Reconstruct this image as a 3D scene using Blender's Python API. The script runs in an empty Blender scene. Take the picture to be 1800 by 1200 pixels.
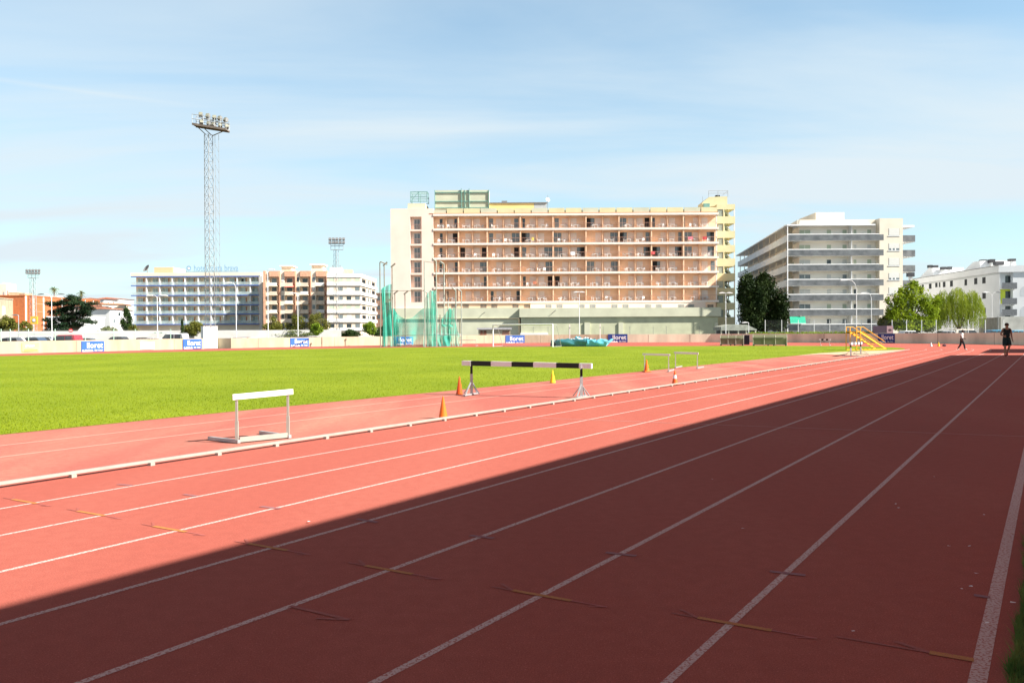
import bpy, math, random
import numpy as np
from mathutils import Vector, Matrix
random.seed(7); rng = np.random.default_rng(7)
S = bpy.context.scene; C = S.collection
R = math.radians
# ---------------------------------------------------------------- camera
CAMH = 1.67; FPX = 1450.0
PITCH = math.atan(18/FPX); ROLL = R(0.3)
fw = Vector((0, math.cos(PITCH), -math.sin(PITCH)))
up0 = Vector((0, math.sin(PITCH), math.cos(PITCH))); rt0 = Vector((1, 0, 0))
rt = rt0*math.cos(ROLL) - up0*math.sin(ROLL); up = up0*math.cos(ROLL) + rt0*math.sin(ROLL)
CAM = Vector((0, 0, CAMH))
cd = bpy.data.cameras.new('camera'); cam = bpy.data.objects.new('camera', cd); C.objects.link(cam)
m = Matrix.Identity(4)
for i in range(3):
    m[i][0] = rt[i]; m[i][1] = up[i]; m[i][2] = -fw[i]; m[i][3] = CAM[i]
cam.matrix_world = m
cd.sensor_width = 36.0; cd.lens = 36.0*FPX/1800; cd.clip_start = .05; cd.clip_end = 6000
S.camera = cam
def ray(px, py): return fw + rt*((px-900)/FPX) + up*((600-py)/FPX)
def at(px, py, Y):            # measured photo position -> world point at distance Y
    d = ray(px, py); return CAM + d*(Y/d.y)
def G(px, py, z=0.0):         # measured photo position -> world point on the ground
    d = ray(px, py); return CAM + d*((z-CAMH)/d.z)
def zat(px, py, Y): return at(px, py, Y).z
# ---------------------------------------------------------------- sky, sun, exposure
SUN_EL = R(39); sun_h = Vector((0.937, -0.348, 0)).normalized()
sdir = Vector((sun_h.x*math.cos(SUN_EL), sun_h.y*math.cos(SUN_EL), math.sin(SUN_EL)))
ld = bpy.data.lights.new('sun', 'SUN'); ld.energy = 4.9; ld.angle = R(.53); ld.color = (1, .955, .88)
sun = bpy.data.objects.new('sun', ld); C.objects.link(sun)
sun.rotation_euler = (-sdir).to_track_quat('-Z', 'Y').to_euler()
S.view_settings.view_transform = 'Standard'; S.view_settings.look = 'None'
S.view_settings.exposure = 1.28; S.view_settings.gamma = 1; S.view_settings.use_curve_mapping = False
W = bpy.data.worlds.new('World'); S.world = W; W.use_nodes = True
nt = W.node_tree; N = nt.nodes; LK = nt.links; N.clear()
def nd(t, **kw):
    n = N.new(t)
    for k, v in kw.items(): setattr(n, k, v)
    return n
sky = nd('ShaderNodeTexSky', sky_type='NISHITA', sun_disc=False, sun_elevation=SUN_EL,
         sun_rotation=math.atan2(sun_h.x, sun_h.y), air_density=1.0, dust_density=.35, ozone_density=.8)
tc = nd('ShaderNodeTexCoord'); sep = nd('ShaderNodeSeparateXYZ'); LK.new(tc.outputs['Generated'], sep.inputs[0])
def mth(op, a, b=None, clamp=False):
    n = nd('ShaderNodeMath', operation=op, use_clamp=clamp)
    for i, v in enumerate((a, b)):
        if v is None: continue
        if isinstance(v, (int, float)): n.inputs[i].default_value = v
        else: LK.new(v, n.inputs[i])
    return n.outputs[0]
zc = mth('MAXIMUM', mth('ADD', sep.outputs['Z'], .10), .04)
cx = mth('DIVIDE', sep.outputs['X'], zc); cy = mth('DIVIDE', sep.outputs['Y'], zc)
cmb = nd('ShaderNodeCombineXYZ'); LK.new(cx, cmb.inputs[0]); LK.new(cy, cmb.inputs[1])
mp = nd('ShaderNodeMapping'); mp.inputs['Rotation'].default_value = (0, 0, R(-14)); mp.inputs['Scale'].default_value = (.34, .85, 1)
LK.new(cmb.outputs[0], mp.inputs[0])
nz = nd('ShaderNodeTexNoise'); nz.inputs['Scale'].default_value = 1.15; nz.inputs['Detail'].default_value = 8; nz.inputs['Roughness'].default_value = .53; nz.inputs['Distortion'].default_value = .5
LK.new(mp.outputs[0], nz.inputs['Vector'])
nz2 = nd('ShaderNodeTexNoise'); nz2.inputs['Scale'].default_value = .45; nz2.inputs['Detail'].default_value = 3
LK.new(mp.outputs[0], nz2.inputs['Vector'])
cl = mth('ADD', mth('MULTIPLY', nz.outputs[0], .6), mth('MULTIPLY', nz2.outputs[0], .55))
rmp = nd('ShaderNodeMapRange', interpolation_type='SMOOTHSTEP'); rmp.inputs['From Min'].default_value = .46; rmp.inputs['From Max'].default_value = .72
rmp.inputs['To Min'].default_value = .06; rmp.inputs['To Max'].default_value = .68
LK.new(cl, rmp.inputs['Value'])
# thin veil of haze towards the horizon, and one old contrail high on the left
hz = nd('ShaderNodeMapRange', interpolation_type='SMOOTHSTEP'); hz.inputs['From Min'].default_value = .62; hz.inputs['From Max'].default_value = .0
hz.inputs['To Min'].default_value = 0; hz.inputs['To Max'].default_value = .46
LK.new(sep.outputs['Z'], hz.inputs['Value'])
ta = ray(-60, 133).normalized(); tb = ray(395, 194).normalized(); tn = ta.cross(tb).normalized()
dt = nd('ShaderNodeVectorMath', operation='DOT_PRODUCT'); dt.inputs[1].default_value = tn; LK.new(tc.outputs['Generated'], dt.inputs[0])
band = mth('SUBTRACT', 1, mth('MULTIPLY', mth('ABSOLUTE', dt.outputs['Value']), 260), True)
tend = nd('ShaderNodeMapRange'); tend.inputs['From Min'].default_value = ray(395, 194).normalized().x; tend.inputs['From Max'].default_value = ray(150, 160).normalized().x
LK.new(sep.outputs['X'], tend.inputs['Value'])
trail = mth('MULTIPLY', mth('MULTIPLY', band, tend.outputs[0]), .16)
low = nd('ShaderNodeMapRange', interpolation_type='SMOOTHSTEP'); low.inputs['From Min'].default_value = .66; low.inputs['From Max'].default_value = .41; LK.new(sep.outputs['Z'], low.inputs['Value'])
fac = mth('ADD', mth('ADD', mth('MULTIPLY', rmp.outputs[0], low.outputs[0]), hz.outputs[0]), trail, True)
mx = nd('ShaderNodeMixRGB'); LK.new(fac, mx.inputs[0]); tint = nd('ShaderNodeMixRGB', blend_type='MULTIPLY'); tint.inputs[0].default_value = 1; tcol = nd('ShaderNodeMixRGB'); LK.new(low.outputs[0], tcol.inputs[0]); tcol.inputs[1].default_value = (1.0, .42, .26, 1); tcol.inputs[2].default_value = (.93, 1.30, 1.32, 1); LK.new(tcol.outputs[0], tint.inputs[2]); LK.new(sky.outputs[0], tint.inputs[1]); LK.new(tint.outputs[0], mx.inputs[1]); mx.inputs[2].default_value = (5.1, 5.85, 6.3, 1)  # upper sky out of view dimmed and reddened to warm and darken shade
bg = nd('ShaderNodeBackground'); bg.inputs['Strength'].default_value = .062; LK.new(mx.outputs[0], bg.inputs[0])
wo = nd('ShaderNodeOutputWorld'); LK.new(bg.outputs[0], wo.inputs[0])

# ---------------------------------------------------------------- materials
def mat(name, col, rough=.85, var=.12, scale=3.0, bump=0.0, bscale=None, metal=0.0, spec=.3, col2=None, stretch=None, detail=4):
    M = bpy.data.materials.new(name); M.use_nodes = True; t = M.node_tree; n = t.nodes; b = n['Principled BSDF']
    b.inputs['Roughness'].default_value = rough; b.inputs['Metallic'].default_value = metal
    b.inputs['Specular IOR Level'].default_value = spec
    c1 = tuple(max(0, c*(1-var)) for c in col); c2 = tuple(min(1, c*(1+var)) for c in col)
    if col2: c1, c2 = col, col2
    co = n.new('ShaderNodeTexCoord'); z = n.new('ShaderNodeTexNoise'); z.inputs['Scale'].default_value = scale; z.inputs['Detail'].default_value = detail
    src = co.outputs['Object']
    if stretch:
        p = n.new('ShaderNodeMapping'); p.inputs['Scale'].default_value = stretch; t.links.new(src, p.inputs[0]); src = p.outputs[0]
    t.links.new(src, z.inputs['Vector'])
    r = n.new('ShaderNodeValToRGB'); r.color_ramp.elements[0].position = .32; r.color_ramp.elements[1].position = .68
    r.color_ramp.elements[0].color = (*c1, 1); r.color_ramp.elements[1].color = (*c2, 1)
    t.links.new(z.outputs[0], r.inputs[0]); t.links.new(r.outputs[0], b.inputs['Base Color'])
    if bump:
        z2 = n.new('ShaderNodeTexNoise'); z2.inputs['Scale'].default_value = bscale or scale*6; z2.inputs['Detail'].default_value = 3
        t.links.new(src, z2.inputs['Vector']); bp = n.new('ShaderNodeBump'); bp.inputs['Strength'].default_value = bump; bp.inputs['Distance'].default_value = .02
        t.links.new(z2.outputs[0], bp.inputs['Height']); t.links.new(bp.outputs[0], b.inputs['Normal'])
    return M
def leafmat(name, ca, cb, scale=.9, trans=.35):
    M = mat(name, ca, .55, col2=cb, scale=scale, spec=.25, detail=6); t = M.node_tree; n = t.nodes
    b = n['Principled BSDF']; tr = n.new('ShaderNodeBsdfTranslucent'); ms = n.new('ShaderNodeMixShader'); ms.inputs[0].default_value = trans
    src = b.inputs['Base Color'].links[0].from_socket; b.inputs['Specular IOR Level'].default_value = .1; t.links.new(src, tr.inputs[0])
    t.links.new(b.outputs[0], ms.inputs[1]); t.links.new(tr.outputs[0], ms.inputs[2])
    t.links.new(ms.outputs[0], n['Material Output'].inputs['Surface']); return M
def netmat(name, col, alpha):
    M = bpy.data.materials.new(name); M.use_nodes = True; t = M.node_tree; n = t.nodes; b = n['Principled BSDF']
    b.inputs['Base Color'].default_value = (*col, 1); b.inputs['Roughness'].default_value = .8
    tr = n.new('ShaderNodeBsdfTransparent'); tl = n.new('ShaderNodeBsdfTranslucent'); tl.inputs[0].default_value = (*col, 1)
    m1 = n.new('ShaderNodeMixShader'); m1.inputs[0].default_value = .4; t.links.new(b.outputs[0], m1.inputs[1]); t.links.new(tl.outputs[0], m1.inputs[2])
    ms = n.new('ShaderNodeMixShader'); co = n.new('ShaderNodeTexCoord'); z = n.new('ShaderNodeTexNoise'); z.inputs['Scale'].default_value = .7; z.inputs['Detail'].default_value = 4
    t.links.new(co.outputs['Object'], z.inputs['Vector']); mr = n.new('ShaderNodeMapRange'); mr.inputs['From Min'].default_value = .3; mr.inputs['From Max'].default_value = .7
    mr.inputs['To Min'].default_value = alpha*.6; mr.inputs['To Max'].default_value = min(1, alpha*1.4)
    t.links.new(z.outputs[0], mr.inputs['Value']); t.links.new(mr.outputs[0], ms.inputs[0])
    t.links.new(tr.outputs[0], ms.inputs[1]); t.links.new(m1.outputs[0], ms.inputs[2])
    t.links.new(ms.outputs[0], n['Material Output'].inputs['Surface']); return M
def glassmat(name, col, rough=.08):
    M = mat(name, col, rough, .25, 1.2, spec=.6); return M

# ---------------------------------------------------------------- mesh builder
class MB:
    def __init__(s): s.v = []; s.f = []; s.m = []; s.mi = 0
    def face(s, pts):
        k = len(s.v); s.v += [tuple(p) for p in pts]; s.f.append(tuple(range(k, k+len(pts)))); s.m.append(s.mi)
    def box(s, x0, y0, z0, x1, y1, z1):
        k = len(s.v)
        s.v += [(x, y, z) for z in (z0, z1) for y in (y0, y1) for x in (x0, x1)]
        for f in ((0, 2, 3, 1), (4, 5, 7, 6), (0, 1, 5, 4), (2, 6, 7, 3), (0, 4, 6, 2), (1, 3, 7, 5)):
            s.f.append(tuple(k+i for i in f)); s.m.append(s.mi)
        return s
    def tube(s, p, q, r0, r1=None, n=8, cap=True):
        p = Vector(p); q = Vector(q); r1 = r0 if r1 is None else r1
        d = (q-p).normalized(); a = d.orthogonal().normalized(); b = d.cross(a); k = len(s.v)
        for c, r in ((p, r0), (q, r1)):
            for i in range(n):
                t = 2*math.pi*i/n; s.v.append(tuple(c + a*(r*math.cos(t)) + b*(r*math.sin(t))))
        for i in range(n):
            j = (i+1) % n; s.f.append((k+i, k+j, k+n+j, k+n+i)); s.m.append(s.mi)
        if cap:
            s.f.append(tuple(k+i for i in reversed(range(n)))); s.m.append(s.mi)
            s.f.append(tuple(k+n+i for i in range(n))); s.m.append(s.mi)
        return s
    def path(s, pts, r, n=6, r1=None):
        for i in range(len(pts)-1):
            a = r if r1 is None else r+(r1-r)*i/(len(pts)-1); b = r if r1 is None else r+(r1-r)*(i+1)/(len(pts)-1)
            s.tube(pts[i], pts[i+1], a, b, n)
        return s
    def bar(s, p, q, w, h):              # rectangular bar, w across, h high
        p = Vector(p); q = Vector(q); d = (q-p).normalized()
        u = Vector((0, 0, 1)) if abs(d.z) < .95 else Vector((1, 0, 0))
        a = d.cross(u).normalized(); b = a.cross(d); k = len(s.v)
        for c in (p, q):
            for i, j in ((-1, -1), (1, -1), (1, 1), (-1, 1)): s.v.append(tuple(c + a*(w/2*i) + b*(h/2*j)))
        for f in ((3, 2, 1, 0), (4, 5, 6, 7), (0, 1, 5, 4), (1, 2, 6, 5), (2, 3, 7, 6), (3, 0, 4, 7)):
            s.f.append(tuple(k+i for i in f)); s.m.append(s.mi)
        return s
    def prism(s, pts, y0, y1):           # outline in x,z pushed from y0 to y1
        k = len(s.v); n = len(pts)
        s.v += [(x, y0, z) for x, z in pts] + [(x, y1, z) for x, z in pts]
        s.f.append(tuple(range(k, k+n))); s.f.append(tuple(reversed(range(k+n, k+2*n)))); s.m += [s.mi]*2
        for i in range(n):
            j = (i+1) % n; s.f.append((k+j, k+i, k+n+i, k+n+j)); s.m.append(s.mi)
        return s
    def lathe(s, prof, n=16, c=(0, 0, 0), cap=True):
        k = len(s.v)
        for r, z in prof:
            for i in range(n):
                t = 2*math.pi*i/n; s.v.append((c[0]+r*math.cos(t), c[1]+r*math.sin(t), c[2]+z))
        for a in range(len(prof)-1):
            for i in range(n):
                j = (i+1) % n; s.f.append((k+a*n+i, k+a*n+j, k+(a+1)*n+j, k+(a+1)*n+i)); s.m.append(s.mi)
        if cap:
            s.f.append(tuple(k+i for i in reversed(range(n)))); s.m.append(s.mi)
            e = k+(len(prof)-1)*n; s.f.append(tuple(e+i for i in range(n))); s.m.append(s.mi)
        return s
    def build(s, name, mats, parent=None, smooth=False, bevel=0):
        me = bpy.data.meshes.new(name); me.from_pydata(s.v, [], s.f)
        for x in (mats if isinstance(mats, (list, tuple)) else [mats]): me.materials.append(x)
        if any(s.m): me.polygons.foreach_set('material_index', s.m)
        if smooth: me.shade_smooth()
        me.update(); o = bpy.data.objects.new(name, me); C.objects.link(o)
        if parent: o.parent = parent
        if bevel:
            b = o.modifiers.new('bevel', 'BEVEL'); b.width = bevel; b.segments = 2; b.limit_method = 'ANGLE'
        return o
def quads_obj(name, V, F, m_, parent=None):   # fast numpy mesh; F int array n x k
    me = bpy.data.meshes.new(name); n, k = F.shape
    me.vertices.add(len(V)); me.vertices.foreach_set('co', V.astype(np.float32).ravel())
    me.loops.add(n*k); me.loops.foreach_set('vertex_index', F.astype(np.int32).ravel())
    me.polygons.add(n); me.polygons.foreach_set('loop_start', np.arange(0, n*k, k, dtype=np.int32))
    me.materials.append(m_); me.update(calc_edges=True); me.validate()
    o = bpy.data.objects.new(name, me); C.objects.link(o)
    if parent: o.parent = parent
    return o
def tag(o, label=None, cat=None, group=None, kind=None):
    if label: o['label'] = label
    if cat: o['category'] = cat
    if group: o['group'] = group
    if kind: o['kind'] = kind
    return o
def thing(name, label, cat, loc=(0, 0, 0), rz=0.0, group=None):
    o = bpy.data.objects.new(name, None); C.objects.link(o); o.location = loc; o.rotation_euler = (0, 0, rz); o.empty_display_size = .3
    return tag(o, label, cat, group)
def dup(root, loc=None, rz=None, label=None, group=None):
    r = root.copy(); C.objects.link(r)
    if loc is not None: r.location = loc
    if rz is not None: r.rotation_euler = (0, 0, rz)
    if label: r['label'] = label
    if group: r['group'] = group
    for ch in list(root.children):
        c = ch.copy(); C.objects.link(c); c.parent = r
        for g in list(ch.children):
            d = g.copy(); C.objects.link(d); d.parent = c
    return r
def cp(o, parent, loc):                  # copy a part (and its sub-parts) onto the same thing
    c = o.copy(); C.objects.link(c); c.parent = parent; c.location = loc
    for g in list(o.children):
        d = g.copy(); C.objects.link(d); d.parent = c
    return c
_txt = {}
def text_part(name, body, width, m_, parent, loc, height=None, flat=.004, mirror=False):
    cu = bpy.data.curves.new('t', 'FONT'); cu.body = body; cu.size = 1; cu.extrude = flat; cu.offset = .014; cu.resolution_u = 3
    o = bpy.data.objects.new('t', cu); C.objects.link(o); bpy.context.view_layer.update()
    me = bpy.data.meshes.new_from_object(o.evaluated_get(bpy.context.evaluated_depsgraph_get())); me.name = name
    bpy.data.objects.remove(o); bpy.data.curves.remove(cu)
    n = len(me.vertices); co = np.empty(n*3, np.float32); me.vertices.foreach_get('co', co); co = co.reshape(-1, 3)
    mn = co.min(0); mxx = co.max(0); sx = width/(mxx[0]-mn[0]); sz = height/(mxx[1]-mn[1]) if height else sx
    out = np.stack([(co[:, 0]-mn[0])*sx, -(co[:, 2]), (co[:, 1]-mn[1])*sz], 1)
    me.vertices.foreach_set('co', out.astype(np.float32).ravel()); me.update()
    me.materials.clear(); me.materials.append(m_)
    q = bpy.data.objects.new(name, me); C.objects.link(q); q.parent = parent; q.location = loc
    return q
class Frame:                              # a facade: local x along it, local y away from the viewer, z up
    def __init__(s, A, B, zb=-.25):
        s.A = Vector((A[0], A[1], zb)); d = Vector((B[0]-A[0], B[1]-A[1], 0)); s.L = d.length; s.d = d.normalized()
        s.n = Vector((-s.d.y, s.d.x, 0)); s.rz = math.atan2(s.d.y, s.d.x)
    def uv(s, px, py, dep=0.0):
        r = ray(px, py); o = s.A + s.n*dep
        t = (o-CAM).dot(s.n)/r.dot(s.n); p = CAM + r*t - s.A
        return p.dot(s.d), p.z
    def u(s, px, dep=0.0, py=480): return s.uv(px, py, dep)[0]
    def z(s, px, py, dep=0.0): return s.uv(px, py, dep)[1]
    def w(s, u, dep, z): return s.A + s.d*u + s.n*dep + Vector((0, 0, z))
GZ = -.25                                 # level of the town's ground outside the stadium
# ---------------------------------------------------------------- palette
CREAM = mat('cream_wall_paint', (.42, .35, .245), .9, .16, 1.1, .3, 8, stretch=(1, 1, .3))
CONC = mat('raw_concrete', (.72, .67, .50), .95, .22, .45, .4, 12, stretch=(1, 1, .35))
WHITE = mat('white_paint', (.80, .80, .79), .5, .05, 3)
WWALL = mat('white_render', (.76, .76, .74), .9, .07, .35, .15, 6)
STEEL = mat('galvanised_steel', (.42, .43, .43), .45, .15, 6, metal=.35, spec=.5)
ALU = mat('aluminium', (.40, .38, .33), .5, .1, 4, metal=.25, spec=.5)
GREY = mat('grey_metal', (.22, .22, .22), .5, .15, 4)
DARK = mat('dark_opening', (.012, .012, .013), .6, .2, 2)
BLACK = mat('black_paint', (.012, .014, .013), .45, .2, 4)
GLASS = glassmat('window_glass', (.16, .19, .20))
DGLASS = glassmat('dark_window_glass', (.035, .045, .05))
TEALGLASS = glassmat('tinted_balcony_glass', (.32, .52, .60), .15)
ORANGE = mat('orange_plastic', (.85, .17, .015), .5, .08, 6)
YELLOW = mat('yellow_plastic', (.85, .55, .02), .5, .08, 6)
YSTEEL = mat('yellow_steel_paint', (.80, .36, .03), .55, .12, 5)
TAR = mat('asphalt', (.11, .108, .105), .95, .2, .6, .4, 20)
def trackmat(name, base, fade, dark, gs=140):
    M = bpy.data.materials.new(name); M.use_nodes = True; t = M.node_tree; n = t.nodes; b = n['Principled BSDF']
    b.inputs['Roughness'].default_value = .95; b.inputs['Specular IOR Level'].default_value = .12
    co = n.new('ShaderNodeTexCoord'); mpg = n.new('ShaderNodeMapping'); mpg.inputs['Rotation'].default_value = (0, 0, R(33.2)); mpg.inputs['Scale'].default_value = (1.0, .16, 1)
    t.links.new(co.outputs['Object'], mpg.inputs[0])
    def noise(sc, det, src): 
        z = n.new('ShaderNodeTexNoise'); z.inputs['Scale'].default_value = sc; z.inputs['Detail'].default_value = det; t.links.new(src, z.inputs['Vector']); return z.outputs[0]
    def ramp(v, a, b_, lo, hi):
        r = n.new('ShaderNodeMapRange'); r.inputs['From Min'].default_value = a; r.inputs['From Max'].default_value = b_; r.inputs['To Min'].default_value = lo; r.inputs['To Max'].default_value = hi
        t.links.new(v, r.inputs['Value']); return r.outputs[0]
    def mix(f, a, b_):
        x = n.new('ShaderNodeMixRGB'); t.links.new(f, x.inputs[0])
        for i, c in ((1, a), (2, b_)):
            if isinstance(c, tuple): x.inputs[i].default_value = (*c, 1)
            else: t.links.new(c, x.inputs[i])
        return x.outputs[0]
    big = ramp(noise(.55, 5, mpg.outputs[0]), .42, .70, 0, .75); c = mix(big, base, fade)
    st = ramp(noise(.22, 6, co.outputs['Object']), .52, .75, 0, .5); c = mix(st, c, dark)
    md = ramp(noise(9, 3, co.outputs['Object']), .35, .68, 0, .38); c = mix(md, c, tuple(x*.72 for x in base)); fn = noise(gs, 2, co.outputs['Object']); g = ramp(fn, .38, .62, 0, .75); c = mix(g, c, tuple(x*.62 for x in base))
    g2 = ramp(noise(gs*.55, 1, co.outputs['Object']), .63, .72, 0, .35); c = mix(g2, c, tuple(min(1, x*1.5+.05) for x in base))
    t.links.new(c, b.inputs['Base Color'])
    bp = n.new('ShaderNodeBump'); bp.inputs['Strength'].default_value = .5; bp.inputs['Distance'].default_value = .004; t.links.new(fn, bp.inputs['Height']); t.links.new(bp.outputs[0], b.inputs['Normal'])
    return M
TRACK = trackmat('red_running_surface', (.44, .116, .084), (.49, .155, .114), (.37, .098, .072))
APRON = trackmat('faded_red_surface', (.45, .135, .105), (.53, .345, .235), (.47, .16, .125))
SAND = mat('sandy_earth', (.50, .37, .24), .95, .15, .8, .3, 20)
def wornpaint(name, col, under, lo=.36, hi=.46, sc=110):
    M = mat(name, under, .8, col2=col, scale=sc, detail=3); r = [x for x in M.node_tree.nodes if x.type == 'VALTORGB'][0]
    r.color_ramp.elements[0].position = lo; r.color_ramp.elements[1].position = hi; return M
LINE = wornpaint('worn_white_line_paint', (.60, .44, .395), (.43, .165, .13), .40, .51, 62)
FLINE = wornpaint('faint_white_line_paint', (.54, .27, .23), (.45, .13, .10))
YMARK = wornpaint('worn_yellow_paint', (.45, .185, .045), (.43, .11, .055))
BMARK = wornpaint('worn_blue_paint', (.27, .12, .125), (.40, .10, .08))
GMARK = wornpaint('worn_dark_paint', (.33, .09, .068), (.42, .108, .08))
VMARK = wornpaint('worn_lilac_paint', (.42, .118, .100), (.43, .10, .078))
TURF = mat('turf_soil_green', (.155, .215, .010), .95, col2=(.21, .268, .017), scale=.22, bump=.6, bscale=60, spec=.1, detail=8)
BLADE = leafmat('grass_blade', (.18, .245, .008), (.265, .32, .016), .22, .3)
VERGE = leafmat('verge_grass_blade', (.05, .13, .025), (.20, .24, .06), 3.0, .25)

# ---------------------------------------------------------------- ground, track, field
dv = ray(1850, 577); TH = math.atan2(dv.x, dv.y)
es = Vector((math.sin(TH), math.cos(TH), 0)); ed = Vector((math.cos(TH), -math.sin(TH), 0))
def sd(p): return Vector((p[0], p[1], 0)).dot(es), Vector((p[0], p[1], 0)).dot(ed)
def P(s, d, z=0): q = es*s + ed*d; return Vector((q.x, q.y, z))
def struct(name, mb, m_): o = mb.build(name, m_); o['kind'] = 'structure'; return o
g = MB(); g.face([(-3000, -3000, GZ), (3000, -3000, GZ), (3000, 3000, GZ), (-3000, 3000, GZ)]); struct('ground', g, TAR)
WPX = [(-230, 627.2, 605), (0, 622, 600), (250, 615.6, 596), (382, 612.6, 594.2), (500, 610, 593), (668, 606.6, 591), (800, 604.0, 589.5), (900, 602.6, 588.5),
       (1000, 602, 588), (1103, 601.6, 587.4), (1250, 601.2, 586.8), (1400, 601.8, 586.4), (1500, 602.6, 586), (1600, 603.4, 585.5), (1700, 604.4, 585), (1800, 606.4, 584.3), (1960, 611, 583)]
WP = []
for px, yb, yt in WPX:
    b = G(px, yb); WP.append((b.x, b.y, zat(px, yt, b.y)))
pad = MB(); pts = [(x, y) for x, y, z in WP]
a = Vector((pts[0][0], pts[0][1], 0)) - es*140; e_ = P(sd(pts[-1])[0]-20, 40); f_ = P(-70, 40)
poly = [(a.x, a.y)] + pts + [(e_.x, e_.y), (f_.x, f_.y)]
n_ = len(poly); pad.face([(x, y, 0) for x, y in reversed(poly)])
for i in range(n_): j = (i+1) % n_; pad.face([(*poly[i], 0), (*poly[j], 0), (*poly[j], GZ-.05), (*poly[i], GZ-.05)])
struct('running_track', pad, TRACK)
def smooth(pts, it=2):
    for _ in range(it):
        q = [pts[0]]
        for i in range(len(pts)-1):
            a, b = Vector(pts[i]), Vector(pts[i+1]); q += [a*.75+b*.25, a*.25+b*.75]
        q.append(pts[-1]); pts = [Vector(x) for x in q]
    return pts
def ribbon(mb, pts, w, z):
    pts = [Vector((p[0], p[1], 0)) for p in pts]; L = []
    for i, p in enumerate(pts):
        d = (pts[min(i+1, len(pts)-1)]-pts[max(i-1, 0)]).normalized(); nn = Vector((-d.y, d.x, 0)); L.append((p+nn*w/2, p-nn*w/2))
    for i in range(len(L)-1):
        mb.face([(*L[i][1].xy, z), (*L[i+1][1].xy, z), (*L[i+1][0].xy, z), (*L[i][0].xy, z)])
GRASS_NEAR = [(-420, 795.5), (-200, 784), (0, 764), (400, 724), (880, 678), (1150, 650.5), (1330, 631.8), (1400, 624.8), (1440, 620.5), (1500, 617.2), (1560, 615.4)]
GRASS_FAR = [(1592, 613.4), (1588, 611.8), (1565, 610.4), (1535, 609.3), (1500, 608.5), (1400, 607.7), (1265, 607.9), (1100, 608.5), (950, 609.2), (800, 610), (680, 611), (500, 614), (250, 619.6), (0, 626), (-230, 631.5)]
gp = [G(x, y) for x, y in GRASS_NEAR] + smooth([G(x, y) for x, y in GRASS_FAR], 1)
q1 = gp[0]-es*60; q2 = gp[-1]-es*60
field = MB(); fpoly = [q1]+gp+[q2]; field.face([(p.x, p.y, .004) for p in reversed(fpoly)][::-1])
struct('grass_field', field, TURF)
# faded apron between the grass and the raised kerb, sandy corner at its far end
KD = sum(sd(G(x, y))[1] for x, y in ((0, 850), (640, 759.5), (1000, 708), (1350, 654.5)))/4
GD = sd(G(400, 724))[1]
tip = G(1598, 614.2); STIP = sd(tip)[0]
ap = MB(); apn = [P(-40, KD-.02), P(STIP-12, KD-.02)]; 
apron_far = [G(1512, 624.5), G(1440, 622.5), G(1400, 624.9)]
ap.face([(p.x, p.y, .0015) for p in apn + apron_far + [G(1330, 631.9), G(1150, 650.6), G(400, 724.1), P(-40, GD)]]); struct('track_apron', ap, APRON)
sa = MB(); sa.face([(p.x, p.y, .0025) for p in (G(1400, 624.9), G(1440, 622.5), G(1512, 624.5), G(1545, 620.8), G(1598, 614.4), G(1560, 615.5), G(1500, 617.3), G(1440, 620.6))]); struct('sand_path', sa, SAND)
# lane lines: straight along the home straight, bending with the infield at the far end
LPTS = [[(1722, 1200), (1779, 900)], [(1501.4, 900), (1300, 1084.7), (1645, 762)], [(850, 1095), (1232, 900), (1350, 839), (1505, 757)], [(400, 1098), (850, 942.5), (1350, 761)],
        [(0, 1086), (450, 966), (850, 860), (1350, 721)], [(0, 996), (450, 897.5), (1000, 775.6), (1350, 695)], [(0, 934), (450, 850.5), (1000, 746), (1350, 677)], [(0, 888), (425, 820), (1000, 724), (1350, 664)]]
DL = [sum(sd(G(*p))[1] for p in l)/len(l) for l in LPTS]
ln = MB()
bend = [(STIP+t, None) for t in (0,)]
def bendpts(d):                          # offset curve round the end of the infield
    rad0 = abs(KD - (-33)); k = (d-KD); out = []
    for i in range(0, 15):
        a = math.pi/2*i/14; rr = 1.0
        s_ = STIP-3 + (17+k)*math.sin(a)**.8; dd = -33 + (rad0+k)*math.cos(a)**.8; out.append(P(s_, dd))
    return out
for i, d in enumerate(DL):
    w = .078 if i == 0 else .048
    pts = [P(s, d) for s in np.linspace(-12, STIP-3, 40)] + bendpts(d)[1:3]
    ribbon(ln, pts, w, .0012 + .00015*i)
struct('white_lane_lines', ln, LINE)
rl = MB()
for pa in (((0, 801.7), (420, 753)), ((0, 781), (420, 738))):
    d = sum(sd(G(*p))[1] for p in pa)/2; ribbon(rl, [P(s, d) for s in np.linspace(-10, 40, 12)], .05, .0028)
struct('white_runway_lines', rl, wornpaint('runway_line_paint', (.58, .34, .27), (.50, .22, .17)))
fl = MB(); c0 = G(858, 731); c1 = G(1800, 767); c1 = c0+(c1-c0)*1.02; ribbon(fl, [c0, c1], .035, .0032); struct('white_cross_line', fl, FLINE)
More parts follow.
